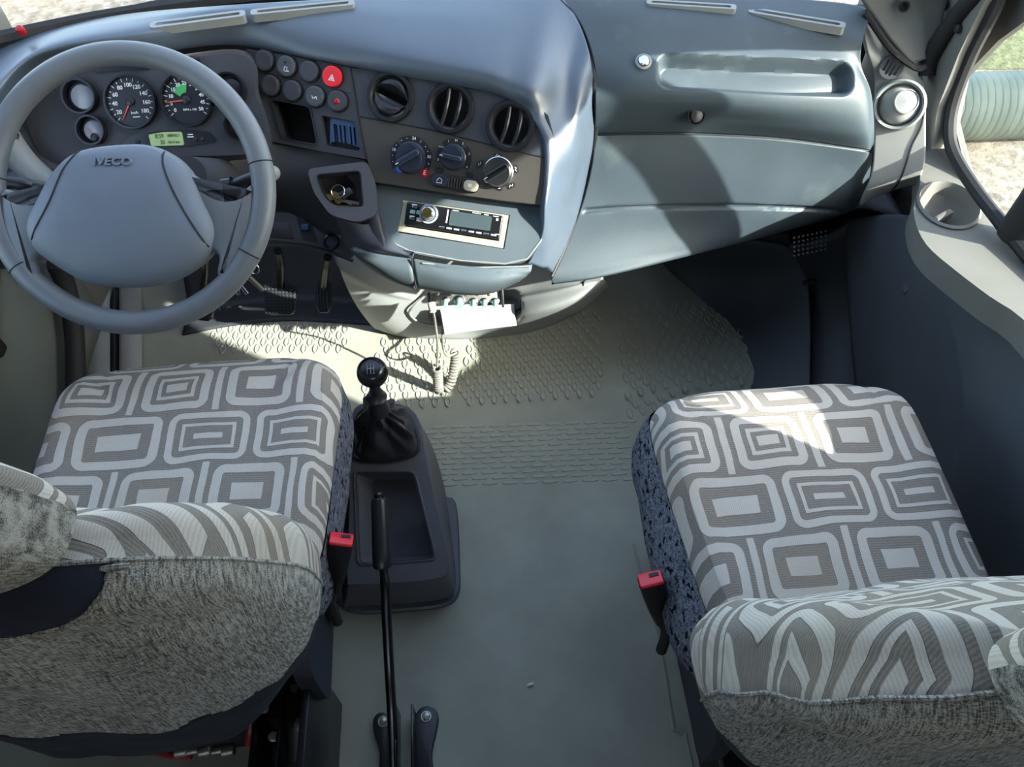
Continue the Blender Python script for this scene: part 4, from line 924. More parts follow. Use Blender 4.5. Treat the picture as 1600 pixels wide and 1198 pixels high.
    for a in range(-90, 271, 6):
        q_ = V((bx+hrx+.165*math.cos(R(a)), 0, .880+.050*math.sin(R(a))))
        c_ = min(rear_pts, key=lambda e: (e.x-q_.x)**2+(e.z-q_.z)**2)
        if (c_.x-q_.x)**2+(c_.z-q_.z)**2 < .0002: hem.append(c_)
    if bare: G().tube(cr(hem, 90), .0030, 6).done('torn_hem', 'woven_grey', t)
    part(lambda j, k: not front(j, k) and loops[j][k].z <= .53+.006*math.sin(k*.5), 'backrest_shell', 'navy_plastic', 0)
    # sewn edge between the two cloths
    g = G()
    for k in ((NB-seam) % NB, NB//2+seam): g.tube([loops[j][k] for j in range(16, 117)], .0022, 6)
    g.done('piping', 'woven_grey', t)
    # ---- head restraint
    hx, hy, hz = bx+hrx, by-.085+hd[0], .955+hd[1]
    Nh = 56; L = []; U = []; HP = [(-.080, .30), (-.076, .70), (-.060, .92), (-.025, 1.0), (.02, 1.0), (.055, .94), (.074, .74), (.080, .35), (.081, .01)]
    for zz, k in HP:
        for i in range(Nh+1):
            a = 2*math.pi*i/Nh; x, y = superell(a, .6)
            p = V((hx+x*.145*(.75+.25*k)*min(1, k*1.15) if k > .02 else hx, hy+y*.058*k-zz*.35, hz+zz)); p += V((nz(p, 15, .006), nz(p, 17, .006), 0)); L.append(p); U.append((x*.145+uvo[0], zz+.2+y*.05))
    rows_ = [L[i*(Nh+1):(i+1)*(Nh+1)] for i in range(len(HP))]
    def hpart(i0, i1, nm, mt):
        W_ = i1-i0+1; G().grid([r[i0:i1+1] for r in rows_], uv=[U[j*(Nh+1)+i] for j in range(len(HP)) for i in range(i0, i1+1)]).done(nm, mt, t)
    hpart(2, Nh//2-2, 'headrest_cover', 'pattern_fabric')
    g0 = G(); g0.grid([r[Nh//2-2:Nh+1]+r[1:3] for r in rows_], uv=[U[j*(Nh+1)+i] for j in range(len(HP)) for i in list(range(Nh//2-2, Nh+1))+[1, 2]]); g0.done('headrest_rear_cover', 'woven_grey', t)
    for s_ in (-1, 1): G().tube([V((hx+s_*.05, hy+.01, .84)), V((hx+s_*.05, hy+.0, .90))], .006, 10).done('headrest_post', 'steel', t)
    # ---- base: side valance, runners, pedestal
    ix = cx+side*.178
    va = G(); ylo, yhi = yf-.52, yf-.33
    va.prism(mat(V((ix, 0, 0)), V((0, 1, 0)), V((0, 0, 1)), V((1, 0, 0))), rpoly([(yhi, .36), (yhi, .22), (ylo, .20), (ylo, .33), (ylo+.07, .43), (yhi-.03, .42)], .03), -.014, .014, 0)
    va.done('side_valance', 'navy_plastic', t)
    G().box(Matrix.Translation((cx, yf-.26, .275)), .34, .40, .07, .015).done('seat_pan', 'deep_black', t)
    for s_ in (-1, 1): G().box(Matrix.Translation((cx+s_*.14, yf-.30, .195)), .035, .50, .03, .004).done('runner', 'satin_black', t)
    G().box(Matrix.Translation((cx, yf-.30, .095)), .30, .46, .16, .01).done('pedestal', 'deep_black', t)
    return t
seatD = make_seat('driver_seat', 'patterned driver seat behind the steering wheel', -.460, .650, .455, 1, (.03, .02), 0, -.522, 1, -.012, .105, 0, (.012, .012), (.232, 0, .226, .014), True, 2.2)
seatP = make_seat('passenger_seat', 'patterned passenger seat with velour side facing the aisle, beside the passenger door', .480, .515, .452, -1, (.055, .065), -.008, -.535, 2, .018, .085, 5, (-.018, -.004), (.205, .022, .213, .0), False, 1.6)
# loose threads
for nm, pt, par, mt, rr in (('loose_thread', [Z(180, 884, .83), Z(192, 889, .835), Z(205, 886, .83), Z(222, 892, .825)], seatD, 'thread_blue', .0012), ('loose_thread', [Z(188, 880, .83), Z(190, 892, .837), Z(196, 900, .832)], seatD, 'thread_blue', .0012),
        ('loose_thread', [Z(1244, 1150, .56), Z(1230, 1165, .53), Z(1218, 1175, .5), Z(1210, 1180, .48)], seatP, 'cord', .0011), ('loose_thread', [Z(1255, 1155, .56), Z(1238, 1170, .53), Z(1230, 1188, .5)], seatP, 'cord', .0011)):
    G().tube(cr(pt, 14), rr, 6).done(nm, mt, par)
# fittings behind the driver's seat pedestal
pm = Z(455, 1105, .10)
fit = seatD
px0 = V((-.285, .085, 0))
G().box(Matrix.Translation(px0+V((-.004, -.02, .155))), .012, .22, .25, .002).done('side_plate', 'satin_black', fit)
G().box(Matrix.Translation(px0+V((-.055, .0, .12))), .006, .16, .20, .002).done('inner_plate', 'satin_black', fit)
G().box(Matrix.Translation(px0+V((-.09, .03, .12))), .006, .16, .22, .002).done('inner_plate', 'gloss_black', fit)
cyb = Z(465, 1150, .12); G().tube([Z(462, 1070, .20), Z(466, 1122, .19)], .013, 16).done('strut', 'steel', fit); G().tube([Z(466, 1128, .185), Z(468, 1185, .16)], .016, 16).done('strut_sleeve', 'steel', fit)
bl = Z(470, 1131, .215); G().cyl(axis(bl, CAM-bl), .011, .010, 6, .002).done('bolt', 'bolt_zinc', fit); bl = Z(427, 1150, .20); G().cyl(axis(bl, CAM-bl), .008, .006, 16, .002).done('bolt', 'bolt_zinc', fit)
G().tube(cr([Z(392, 1128, .2), Z(390, 1145, .19), Z(388, 1162, .17)], 8), .0055, 8).done('red_hose', 'red_hose', fit); G().tube([Z(393, 1112, .21), Z(392, 1132, .2)], .008, 10).done('hose_fitting', 'chrome', fit)
G().tube(cr([Z(228, 1150, .2), Z(236, 1168, .19), Z(260, 1178, .18), Z(300, 1180, .18)], 12), .006, 8).done('red_hose', 'red_hose', fit)
for i, x in enumerate((275, 292, 312, 332, 348)): 
    p = Z(x, 1174-.3*i, .19); G().cyl(axis(p, (1, .1, .0)), .010 if i % 2 == 0 else .007, .018, 10, .002).done('hose_fitting', 'steel', fit)
G().box(Matrix.Translation(Z(408, 1097, .23)), .022, .03, .02, .004).done('connector', 'trim_grey', fit)
# ------------------------------------------------ belt buckles
def buckle(pxb, zb, low, label):
    p = Z(*pxb, zb); q = Z(*low, zb-.12)
    t = thing('seat_belt_buckle', q, label, 'buckle')
    d = (p-q).normalized(); f = axis(p, d, (1, 0, 0))
    h = .105
    rows = []
    for k in range(9):
        s_ = k/8; w = .0185*(1-.42*(1-s_)**2.2); th = .0125*(1-.35*(1-s_)**2)
        rows.append([f @ V((x*1.0, y, -h*(1-s_))) for x, y in rrect(w*2, th*2, .005, 4)])
    G().grid(rows, closed_u=True).add([*rows[0]], [tuple(range(len(rows[0])))]).done('buckle_body', 'gloss_black', t)
    G().prism(f, rrect(.035, .0235, .004), -.004, .005, .002).done('release_button', 'red_plastic', t)
    G().box(f @ Matrix.Translation((.006, .004, .0052)), .014, .006, .002).done('tongue_slot', 'deep_black', t)
    st = cr([f @ V((0, 0, -h+.01)), f @ V((0, .0, -h-.03)), q+V((0, -.01, -.06))], 10); G().tube(st, .009, 8).done('buckle_stalk', 'seal_black', t)
    return t
buckle((533, 844), .42, (517, 940), 'black buckle with red button beside the driver seat cushion')
buckle((1017, 906), .41, (1040, 985), 'black buckle with red button beside the passenger seat cushion')
tb = Z(506, 960, .05); tag(G().tube(cr([Z(520, 935, .12), Z(508, 955, .06), Z(497, 968, .03), Z(507, 970, .03)], 14), .004, 8).done('belt_cable', 'cabin_brown'), 'short brown cable end beside the driver seat base', 'cable')

# ================================================================ steering wheel
WC = V((-.4919, .7215, .7502)); wt = .7228
wn_ = V((0, -math.sin(wt), math.cos(wt))); wv = V((0, math.cos(wt), math.sin(wt))); Mw = mat(WC, V((1, 0, 0)), wv, wn_)
wheel = thing('steering_wheel', WC-wn_*.05, 'grey steering wheel with two broad spokes and horn pad', 'steering wheel')
WP = Plane(WC, wn_)
def wl_(L, off=0): 
    I = Mw.inverted(); P_ = Plane(WC+wn_*off, wn_); return [tuple((I @ P_.at(*p)).to_2d()) for p in L]
rim = G(); rows = []; NR = 140; cen = V(((Mw.inverted() @ WP.at(203, 292))[0]*.0, 0))
for i in range(NR):
    a = 2*math.pi*i/NR; c = V((math.cos(a), math.sin(a), 0))
    rows.append([Mw @ (c*(.1945+.0175*math.cos(b))+V((0, 0, .0165*math.sin(b)))) for b in [2*math.pi*k/18 for k in range(18)]])
rows.append(rows[0])
rim.grid(rows, closed_u=True).done('rim', 'wheel_rim', wheel)
for a in (8, -32, 172, 212):
    a = R(a); c = V((math.cos(a), math.sin(a), 0)); g = G().tube([Mw @ (c*(.1945+.0178*math.cos(b))+V((0, 0, .0168*math.sin(b)))) for b in [2*math.pi*k/24 for k in range(24)]], .0009, 6, closed=True); g.done('rim_seam', 'deep_black', wheel)
# horn pad: domed outline
po = [(200, 221), (245, 229), (285, 258), (312, 312), (329, 352), (324, 386), (300, 412), (255, 437), (200, 446), (130, 440), (76, 412), (40, 382), (31, 350), (46, 312), (75, 262), (118, 231)]
pl = cr([V((x, y, 0)) for x, y in wl_(po, .028)], 96, True); pc_ = sum(pl, V())/96
lay = [(1.0, -.012), (1.015, .0), (1.0, .012), (.95, .022), (.85, .029), (.6, .036), (.3, .039), (.001, .040)]
G().grid([[Mw @ (pc_+(p-pc_)*k+V((0, 0, z))) for p in pl] for k, z in lay], closed_u=True).done('horn_pad', 'wheel_pad', wheel)
def onpad(x, y):
    # height of the pad surface under a pixel (local)
    best = wl_([(x, y)], .03)[0]; v = V((best[0], best[1], 0)); d = v-pc_
    a = math.atan2(d.y, d.x); rr_ = min(((p-pc_) for p in pl), key=lambda e: abs((math.atan2(e.y, e.x)-a+math.pi) % (2*math.pi)-math.pi)).length
    k = min(1, d.length/rr_); zz = .040
    for (k0, z0), (k1, z1) in zip(lay[2:-1], lay[3:]):
        if k1 <= k <= k0: zz = z1+(z0-z1)*(k-k1)/(k0-k1)
    return Mw @ V((best[0], best[1], zz))
for L in ([(116, 233), (96, 268), (75, 320), (42, 378)], [(250, 233), (256, 262), (278, 312), (321, 384)]):
    q = [onpad(*p.to_2d()) for p in cr([V((x, y, 0)) for x, y in L], 26)]; G().tube([p+wn_*.0003 for p in q], .0013, 6).done('pad_seam', 'deep_black', wheel)
em = onpad(178, 254)
emn = (onpad(178, 249)-onpad(178, 262)).normalized(); emx = (onpad(190, 254)-onpad(166, 254)).normalized(); emz = emx.cross(emn).normalized()
text('emblem', 'IVECO', mat(em+emz*.0012, emx, emz.cross(emx), emz), .0165, 'wheel_pad', wheel, depth=.0016, sx=1.15, bold=.0004)
def spoke(L, zo):
    P2 = wl_(L, .0); s_ = G().prism(Mw, rpoly(P2, .012, 5), -.014, .013, .011); return s_.done('spoke', 'wheel_rim', wheel)
sR = [(262, 262), (302, 270), (330, 296), (352, 307), (378, 303), (398, 285), (402, 310), (398, 350), (380, 402), (358, 436), (345, 440), (340, 425), (346, 402), (335, 392), (300, 400), (270, 330)]
spoke(sR, 0); spoke([(408-x if True else x, y+6) for x, y in sR], 0)
fh_ = mat(WC-wn_*.0, V((1, 0, 0)), wv, wn_)
G().lathe(fh_, [(.045, -.075), (.05, -.05), (.055, -.02), (.06, .0)], 32).done('hub', 'satin_black', wheel)
# steering column with stalks
colm = thing('steering_column', WC-wn_*.2, 'dark steering column shroud with stalks behind the wheel', 'steering column')
ca = WC-wn_*.085; cb = WC-wn_*.30+V((0, .06, 0))
rows = []
for k in range(10):
    s_ = k/9; c = ca.lerp(cb, s_); w, h = .085-.015*s_, .065+.01*s_
    rows.append([c+V((x, 0, 0))+wv*y for x, y in rrect(w*2, h*2, .03, 5)])
G().grid(rows, closed_u=True).add(list(rows[0]), [tuple(range(len(rows[0])))]).done('shroud', 'panel_black', colm)
st = cr([ca+V((.05, 0, 0)), Yp(335, 296, .80), Yp(372, 288, .80), Yp(405, 276, .80)], 16)
G().tube(st, [.012, .012, .011, .010, .009, .0085, .008, .008, .008, .009, .011, .012, .012, .012, .011, .010], 12).done('stalk', 'satin_black', colm)
kb_ = Yp(424, 271, .80); G().ball(axis(kb_, (1, 0, .3)), .0125, 20, 12, 1.15).done('stalk_knob', 'trim_grey', colm)
G().tube([Yp(350, 293, .80), Yp(364, 291, .80)], .0155, 12).done('stalk_ring', 'gloss_black', colm)
st = cr([ca+V((-.05, 0, 0)), Yp(70, 296, .82), Yp(38, 288, .82), Yp(0, 284, .82), Yp(-40, 282, .82)], 14); G().tube(st, [.012]*5+[.010]*5+[.012]*4, 12).done('stalk', 'satin_black', colm)
G().tube(cr([ca+V((.09, -.0, -.0)), Z(372, 420, .55), Z(395, 400, .52)], 8), .006, 8).done('ignition_lock', 'satin_black', colm)

# ================================================================ pedals
def pedal(name, label, outl, n_, zref, px, ribs, arm_top, mt='satin_black'):
    pl = Plane(Z(*px, zref), n_); Mx = pl.frame(*px, px[0]+30, px[1])
    t = thing(name, Z(*px, 0.0), label, 'pedal')
    lp = rpoly(pl.loc(Mx, outl), .008)
    G().prism(Mx, lp, -.012, 0, .003).done('pad', mt, t)
    xs = [p[0] for p in lp]; ys = [p[1] for p in lp]; x0, x1, y0, y1 = min(xs)+.005, max(xs)-.005, min(ys)+.006, max(ys)-.006
    if ribs == 'grid':
        g = G(); nx, ny = 9, 9
        for i in range(nx):
            for j in range(ny): g.box(Mx @ Matrix.Translation((x0+(x1-x0)*i/(nx-1), y0+(y1-y0)*j/(ny-1), .0008)), (x1-x0)/nx*.6, (y1-y0)/ny*.6, .003)
        tag(g.done('tread', 'panel_black' if mt != 'trim_grey' else 'light_grey', t, smooth=0), kind='stuff')
    else:
        for i in range(4): G().box(Mx @ Matrix.Translation((x0+(x1-x0)*(i+.5)/4, (y0+y1)/2, .001)), .003, (y1-y0)*.9, .004, .001).done('rib', 'panel_black', t)
    c = Mx @ V((0, (y1-y0)*.3, -.012))
    G().tube(cr([c, c.lerp(Z(*arm_top), .5)+V((0, .03, 0)), Z(*arm_top)], 12), .009, 10).done('arm', 'satin_black', t)
    return t
pedal('brake_pedal', 'square black brake pedal with chequered tread, in the middle of the three', [(411, 446), (418, 442), (456, 443), (463, 448), (460, 486), (456, 492), (420, 492), (414, 487)], (0, -.72, .69), .17, (437, 468), 'grid', (434, 392, .36))
pedal('accelerator_pedal', 'narrow ribbed accelerator pedal beside the console column', [(497, 438), (516, 438), (517, 470), (514, 489), (498, 489), (491, 470)], (0, -.72, .69), .13, (504, 466), 'ribs', (512, 402, .34))
pedal('clutch_pedal', 'clutch pedal half hidden behind the steering wheel rim', [(290, 458), (332, 460), (333, 488), (328, 502), (292, 499)], (0, -.72, .69), .15, (312, 480), 'grid', (320, 400, .34))
# keys hanging below the column
kt = thing('ignition_keys', Z(393, 445, .40), 'small bunch of keys hanging by the ignition', 'keys')
rg = Z(397, 420, .46); G().tube([rg+V((.009*math.cos(a), .004*math.sin(a), .009*math.sin(a))) for a in [2*math.pi*k/16 for k in range(16)]], .0012, 6, closed=True).done('key_ring', 'chrome', kt)
for dx in (-4, 4): G().box(axis(Z(376+dx*1.2, 452, .42), (.1, -.5, .8)) @ Matrix.Rotation(.4+dx*.05, 4, 'Z'), .006, .022, .0016, .0005).done('key', 'chrome', kt)
G().tube([Z(388, 432, .44), Z(410, 453, .40)], .0055, 8).done('key_barrel', 'steel', kt)
# keys in the pocket
k2_ = thing('key_bunch', KPl.at(535, 310, -.025), 'bunch of keys on a steel ring lying in the dash pocket', 'keys')
c0 = KPl.at(528, 299, -.012); fk = axis(c0, (-.1, -.5, .8))
G().tube([fk @ V((.0125*math.cos(a), .0125*math.sin(a), 0)) for a in [2*math.pi*k/28 for k in range(28)]], .0013, 8, closed=True).done('key_ring', 'chrome', k2_)
for px, py, a, L in ((536, 312, -.5, .034), (545, 315, -.25, .038), (522, 306, .3, .024)): 
    f = axis(KPl.at(px, py, -.018), KPl.n) @ Matrix.Rotation(a, 4, 'Z')
    kk = G().prism(f, rrect(L, .0055, .001, 2), -.001, .001).done('key', 'steel', k2_); G().prism(f @ Matrix.Translation((-L*.5, 0, 0)), circ(.0075, 20), -.0012, .0012, holes=[circ(.0025, 10)]).done('key_bow', 'brass', kk)
f = axis(KPl.at(541, 302, -.014), KPl.n) @ Matrix.Rotation(.5, 4, 'Z'); G().box(f, .024, .014, .008, .003).done('key_fob', 'satin_black', k2_)
# ================================================================ car radio
rad = thing('car_radio', RPl.at(705, 350, -.02), 'slim car radio with round knob and dark screen in the dash slot', 'radio')
Mq = RPl.frame(708, 347, 786, 358, -.004)
rl = lambda L: [tuple((Mq.inverted() @ RPl.at(*p, -.004)).to_2d()) for p in L]
fo_ = rl([(629, 312), (796, 336), (787, 388), (622, 361)]); fi = rl([(640, 318), (786, 339), (780, 377), (634, 354)])
G().prism(Mq, fo_, -.012, .002, holes=[fi]).done('frame', 'beige_frame', rad, smooth=20)
fc = G().prism(Mq, rpoly(rl([(638, 316), (787, 338), (781, 375), (633, 352)]), .003), -.012, .009, .002).done('face_plate', 'gloss_black', rad)
def rf(px, py, off=.009): 
    P_ = Plane(RPl.p+RPl.n*(-.004+off), RPl.n); return P_.frame(px, py, px+70, py+10)
kf = rf(670, 334); rk = G().lathe(kf, [(.0135, 0), (.0135, .004), (.0125, .010), (.010, .012), (.0001, .0125)], 32, cap=False).done('volume_knob', 'chrome', fc)
G().lathe(kf, [(.0095, .0118), (.0095, .0134), (.0001, .0136)], 24, cap=False).done('knob_cap', 'brass', rk)
G().lathe(kf, [(.018, 0), (.018, .0016), (.0145, .0016), (.0145, 0)], 32, cap=False).done('knob_ring', 'lens_grey', fc)
sc = G().prism(rf(735, 345), rrect(.078, .026, .002), 0, .0012).done('screen', 'radio_lcd', fc)
G().box(rf(699, 338), .0022, .024, .002).done('screen_edge', 'dial_white', fc)
for x, y, mt in ((648, 322, 'chrome'), (645, 331, 'green_cap'), (655, 332, 'green_cap'), (644, 340, 'chrome'), (655, 343, 'beige_frame')): G().box(rf(x, y), .010, .007, .003, .0008).done('side_button', mt, fc)
for k in range(8): G().box(rf(690+11.6*k, 355+1.75*k), .0105, .0035, .0032, .0008).done('preset_button', 'chrome' if k % 3 == 0 else 'lens_grey', fc)
G().box(rf(777, 343), .004, .004, .001).done('disc_mark', 'dial_white', fc)
for x, y, L in ((712, 329, .012), (745, 333, .016), (760, 335.5, .008), (775, 338, .010), (777, 366, .007)): G().box(rf(x, y), L, .0012, .0006).done('printed_line', 'white_paint', fc)
# red sensor on the windscreen edge
ls = Z(31, 46, .815); tag(G().lathe(axis(ls, (0, -.5, .8)), [(.007, -.008), (.007, .0), (.0055, .004), (.0001, .0055)], 20, cap=False).done('alarm_lamp', 'red_lamp'), 'tiny red alarm lamp at the left end of the windscreen edge', 'lamp')
# ================================================================ gear console, lever
con = thing('gear_console', (-.2, .5, 0), 'dark grey floor console with an open tray', 'console')
TPz = lambda px, py: None
GP = Plane.tri(Z(600, 665, .225), Z(648, 730, .205), Z(560, 885, .115))
Mg = GP.frame(610, 790, 680, 788)
tray = rpoly(GP.loc(Mg, [(556, 738), (646, 738), (678, 868), (674, 872), (562, 880)]), .012)
topo = [(553, 640), (585, 628), (632, 634), (655, 660), (668, 730), (690, 830), (700, 884), (678, 904), (560, 912), (543, 900), (546, 800), (548, 690)]
tl = cr([GP.at(*p) for p in topo], 72, True)
tl2 = [tuple((Mg.inverted() @ p).to_2d()) for p in tl]
tp_ = G().prism(Mg, tl2, -.006, 0, holes=[tray]).done('top_plate', 'console_grey', con, smooth=25)
# skirt down to the flange
baseo = [(538, 690), (575, 640), (640, 648), (672, 690), (694, 760), (706, 840), (712, 915), (690, 938), (560, 948), (535, 938), (533, 830), (535, 750)]
bl_ = cr([Z(*p, .006) for p in baseo], 72, True)
sk = []
for s_ in (0, .02, .06, .3, .6, .85, 1): sk.append([a.lerp(b, s_)+V((0, 0, -.002 if s_ == .02 else 0)) for a, b in zip(tl, bl_)])
G().grid(list(reversed(sk)), closed_u=True).done('skirt', 'console_grey', con, smooth=50)
fl = cr([Z(*p, .004) for p in [(528, 930), (532, 945), (560, 957), (620, 955), (690, 947), (716, 928), (718, 880), (714, 800), (706, 780), (690, 772), (600, 700), (534, 800)]], 72, True)
fcn = sum(fl, V())/72
G().grid([[fcn+(p-fcn)*k+V((0, 0, z)) for p in fl] for k, z in ((1.01, -.004), (1.01, .004), (.985, .008), (.8, .008))], closed_u=True).done('flange', 'console_grey', con)
tf = [(p[0]*.84, p[1]*.9) for p in tray]
G().grid([[Mg @ V((p[0], p[1], .001)) for p in tray], [Mg @ V((p[0], p[1], -.006)) for p in tray], [Mg @ V((p[0], p[1], -.055)) for p in tf]], closed_u=True).add([Mg @ V((p[0], p[1], -.055)) for p in tf], [tuple(range(len(tf)))]).done('tray_well', 'console_grey', con, smooth=30)
G().tube([Mg @ V((p[0]*1.05, p[1]*1.03, .0005)) for p in tray], .0022, 6, closed=True).done('tray_rim', 'visor_grey', con)
gear = thing('gear_lever', GP.at(600, 680), 'black gear lever with round knob and leather boot', 'gear lever')
bo_ = cr([GP.at(*p, .004) for p in [(552, 690), (556, 655), (580, 634), (615, 634), (642, 655), (654, 690), (645, 712), (600, 721), (558, 716)]], 64, True)
bc = sum(bo_, V())/64; colr_ = Z(590, 632, .345)
rows = []
for j in range(22):
    s_ = j/21; e = s_**.75; c = bc.lerp(colr_, s_)
    row = []
    for k, p in enumerate(bo_):
        a = 2*math.pi*k/64; rad_ = (p-bc); shr = (1-s_)**1.5*.86+.14+.10*math.sin(math.pi*s_)
        fold = .012*math.sin(5*a+s_*4)*math.sin(math.pi*s_)+.006*math.sin(11*a-s_*9)*math.sin(math.pi*s_)
        v = rad_*shr; v = v + rad_.normalized()*fold; v.z = v.z*(1-s_)
        row.append(c+v+V((0, 0, .01*math.sin(math.pi*s_)+.004*math.sin(7*a)*math.sin(math.pi*s_))))
    rows.append(row)
G().grid(rows, closed_u=True).done('boot', 'leather', gear, smooth=60)
G().tube([p+V((0, 0, .002)) for p in bo_], .0035, 8, closed=True).done('boot_ring', 'satin_black', gear)
for k in (46, 60): G().tube([r[k]+V((0, -.001, .001)) for r in rows[1:20]], .0011, 6).done('stitching', 'satin_black', gear)
kc = Z(582, 582, .432); ld = (kc-colr_).normalized(); fk_ = axis(colr_, ld)
G().lathe(fk_, [(.020, -.02), (.021, -.01), (.017, .0), (.015, .012), (.018, .016), (.019, .022), (.014, .028), (.013, .034)], 28).done('collar', 'satin_black', gear)
G().tube([colr_, kc], .010, 14).done('shaft', 'satin_black', gear)
kn = axis(kc, (V((0, -.35, .94))))
G().lathe(kn, [(.010, -.030), (.017, -.024), (.0245, -.012), (.0272, .0), (.0255, .010), (.0205, .018), (.017, .0205), (.0165, .0195), (.0001, .0215)], 40, cap=False).done('knob', 'gloss_black', gear)
tc = kn @ Matrix.Translation((0, 0, .0222))
for x in (-.0055, 0, .0055): G().box(tc @ Matrix.Translation((x, 0, 0)), .0007, .011, .0005).done('shift_pattern', 'lens_grey', gear)
G().box(tc, .011, .0007, .0005).done('shift_pattern', 'lens_grey', gear)
for x, y, s_ in ((-.0055, .0078, '1'), (-.0055, -.0082, '2'), (0, .0078, '3'), (0, -.0082, '4'), (.0055, .0078, '5'), (.0055, -.0082, 'R')): text('numeral', s_, tc @ Matrix.Translation((x, y, -.0002)), .0042, 'lens_grey', gear)
# ================================================================ handbrake
hb = thing('handbrake', Z(632, 1150, 0), 'black handbrake lever with long rod bolted to the aisle floor', 'handbrake')
tip, ge = Z(592, 772, .33), Z(597, 884, .262); pv = Z(611, 1128, .075)
ld = (tip-ge).normalized(); L_ = (tip-ge).length; f = axis(ge, ld)
G().lathe(f, [(.013, -.004), (.0155, 0), (.0155, L_*.15), (.0145, L_*.5), (.0140, L_*.86), (.0128, L_*.93), (.0100, L_*.95)], 24).done('grip', 'satin_black', hb)
G().lathe(f, [(.0080, L_*.9), (.0080, L_*1.0), (.005, L_*1.03), (.0001, L_*1.035)], 18, cap=False).done('release_button', 'gloss_black', hb)
rod = cr([ge+ld*.01, ge-ld*.03+V((.004, 0, 0)), Z(604, 960, .21), Z(608, 1040, .15), Z(612, 1110, .09), Z(615, 1200, .03)], 30)
G().tube(rod, [.007]*5+[.0085]*25, 12).done('rod', 'gloss_black', hb)
brk = Plane((0, 0, .012), (0, 0, 1)); Mb = Matrix.Translation((0, 0, .012))
for L in ([(582, 1125), (590, 1113), (604, 1113), (610, 1130), (612, 1165), (606, 1215), (592, 1215), (594, 1170), (584, 1145)], [(648, 1120), (655, 1106), (668, 1102), (682, 1108), (686, 1122), (680, 1150), (674, 1175), (678, 1215), (650, 1215), (646, 1160)]):
    q = [brk.at(*p) for p in L]; G().prism(Mb, rpoly([(p.x, p.y) for p in q], .012), -.010, .002, .002).done('foot_plate', 'satin_black', hb)
q = [Z(632, 1112, .03), Z(634, 1215, .03)]; 
for dx in (-.012, .016): G().box(Matrix.Translation(Z(632, 1165, .035)+V((dx, 0, 0))), .004, .12, .06, .0015).done('bracket_cheek', 'gloss_black', hb)
for px in ((599, 1127), (666, 1119)):
    p = Z(*px, .014); G().cyl(axis(p, (0, 0, 1)), .0095, .002, 20).done('washer', 'bolt_zinc', hb); G().cyl(axis(p, (0, 0, 1)), .0072, .007, 6, .001).done('bolt', 'bolt_zinc', hb)
# mat edges along the aisle
for L, nm in (([(505, 950), (505, 1010), (504, 1060), (511, 1095), (512, 1210)], 'trim_14'), ([(990, 850), (1005, 920), (1030, 1000), (1042, 1070), (1052, 1140), (1070, 1145), (1085, 1215)], 'trim_15')):
    tag(G().tube([Z(*p, .002) for p in L], .003, 6).done(nm, 'floor_rubber'), kind='structure')
# ================================================================ switch strip, cord, paper
stp = thing('switch_strip', Z(728, 472, .30), 'metal strip of small green-capped switches under the radio drawers', 'switch strip')
SPn = Plane(Z(728, 468, .325), (-.03, -.75, .66)); Ms = SPn.frame(728, 467, 788, 463)
G().box(Ms @ Matrix.Translation((0, .002, -.006)), .142, .026, .012, .002).done('body', 'steel', stp)
for s_ in (-1, 1): G().box(Ms @ Matrix.Translation((s_*.075, -.002, -.002)), .005, .040, .02, .001).done('end_plate', 'satin_black', stp)
for px, py, r, mt in ((696, 470, .006, 'green_cap'), (718, 470, .009, 'green_cap'), (740, 471, .006, 'green_cap'), (757, 471, .006, 'green_cap'), (774, 471, .006, 'green_cap')):
    f = SPn.frame(px, py, px+40, py, .0); b = G().lathe(f, [(r*1.35, -.001), (r*1.35, .003), (r, .004)], 16).done('collar', 'chrome', stp)
    G().tube([f @ V((0, 0, .002)), f @ V((0, -.004, .012)), f @ V((0, -.010, .022))], [r*.9, r, r*.75], 12).done('switch_cap', mt, stp)
for px in (684, 706, 730, 748, 766): G().cyl(SPn.frame(px, 459, px+40, 459), .004, .004, 6, .001).done('nut', 'bolt_zinc', stp)
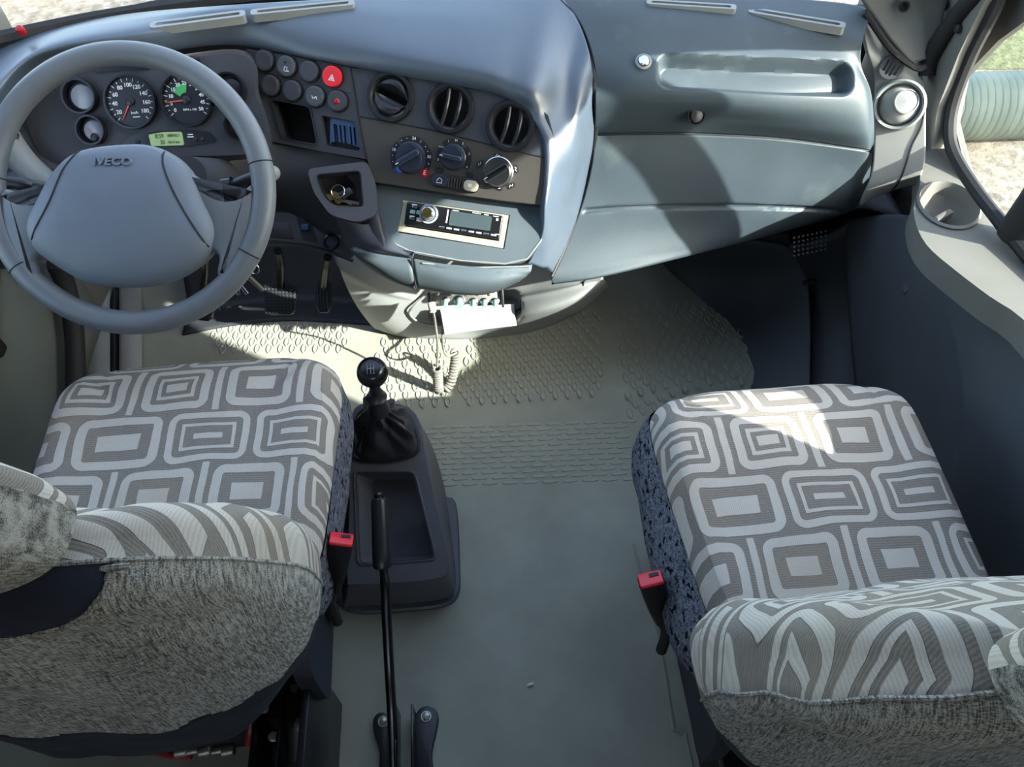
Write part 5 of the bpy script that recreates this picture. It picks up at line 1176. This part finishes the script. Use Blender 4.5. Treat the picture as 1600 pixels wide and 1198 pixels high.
# paper stack
pap = thing('paper_stack', Z(745, 500, .08), 'stack of white paper slips in the pocket under the switch strip', 'paper stack')
PPl = Plane(Z(745, 490, .145), (-.05, -.35, .94)); 
c4 = [(688, 482), (802, 476), (806, 508), (696, 522)]
for k in range(14):
    pl = Plane(PPl.p-PPl.n*(.0022*k), PPl.n); Mp = PPl.frame(745, 498, 800, 494, -.0022*k)
    j = [(x+random.uniform(-1, 1)*.8+.5*k*.2, y+random.uniform(-.8, .8)+.9*k*.55) for x, y in c4]
    sh = [tuple((Mp.inverted() @ PPl.at(x, y-k*.5, -.0022*k)).to_2d()) for x, y in j]
    G().prism(Mp, sh, -.0009, .0009).done('paper_slip', 'paper', pap, smooth=0)
# coiled cord
cord = thing('coiled_cord', Z(690, 600, 0), 'grey coiled cord hanging from a cream plug to the floor mat', 'cord')
pg = SPn.at(674, 474, .004); pe = Z(677, 487, .318)
G().tube([pg, pg.lerp(pe, .5), pe], [.0085, .0085, .0065], 12).done('plug', 'cream_cap', cord)
zA, zB = .115, .115
ca_, cb_, cc_, cd_ = Z(683, 573, zA), Z(686, 607, .024), Z(703, 600, .026), Z(711, 552, .10)
strand = cr([pe, Z(680, 505, .255), Z(684, 540, .18), ca_], 16)
G().tube(strand, .0028, 8).done('straight_lead', 'cord', cord)
core = cr([ca_, Z(684, 590, .07), cb_, Z(694, 610, .018), cc_, Z(709, 578, .055), Z(712, 560, .085), cd_], 500)
acc = 0; hel = []; prv = None; ref = V((.3, -.6, .7)).normalized()
for i, p in enumerate(core):
    tgt = (core[min(i+1, 499)]-core[max(i-1, 0)]).normalized()
    if i: acc += (p-core[i-1]).length
    if prv is None: prv = tgt.orthogonal().normalized()
    prv = (prv-tgt*prv.dot(tgt)).normalized(); b = tgt.cross(prv); a = 2*math.pi*acc/.0088
    hel.append(p+(prv*math.cos(a)+b*math.sin(a))*.0092)
G().tube(hel, .0034, 6).done('coil', 'cord', cord)
G().tube(cr([hel[-1], Z(700, 556, .115), Z(693, 545, .13), Z(691, 526, .10), Z(692, 510, .10), Z(694, 500, .13)], 20), .0028, 8).done('straight_lead', 'cord', cord)
rgp = cd_+V((0, 0, .004)); G().tube([rgp+V((.009*math.cos(a), .003*math.sin(a), .009*math.sin(a))) for a in [2*math.pi*k/18 for k in range(18)]], .0029, 8, closed=True).done('end_loop', 'cord', cord)
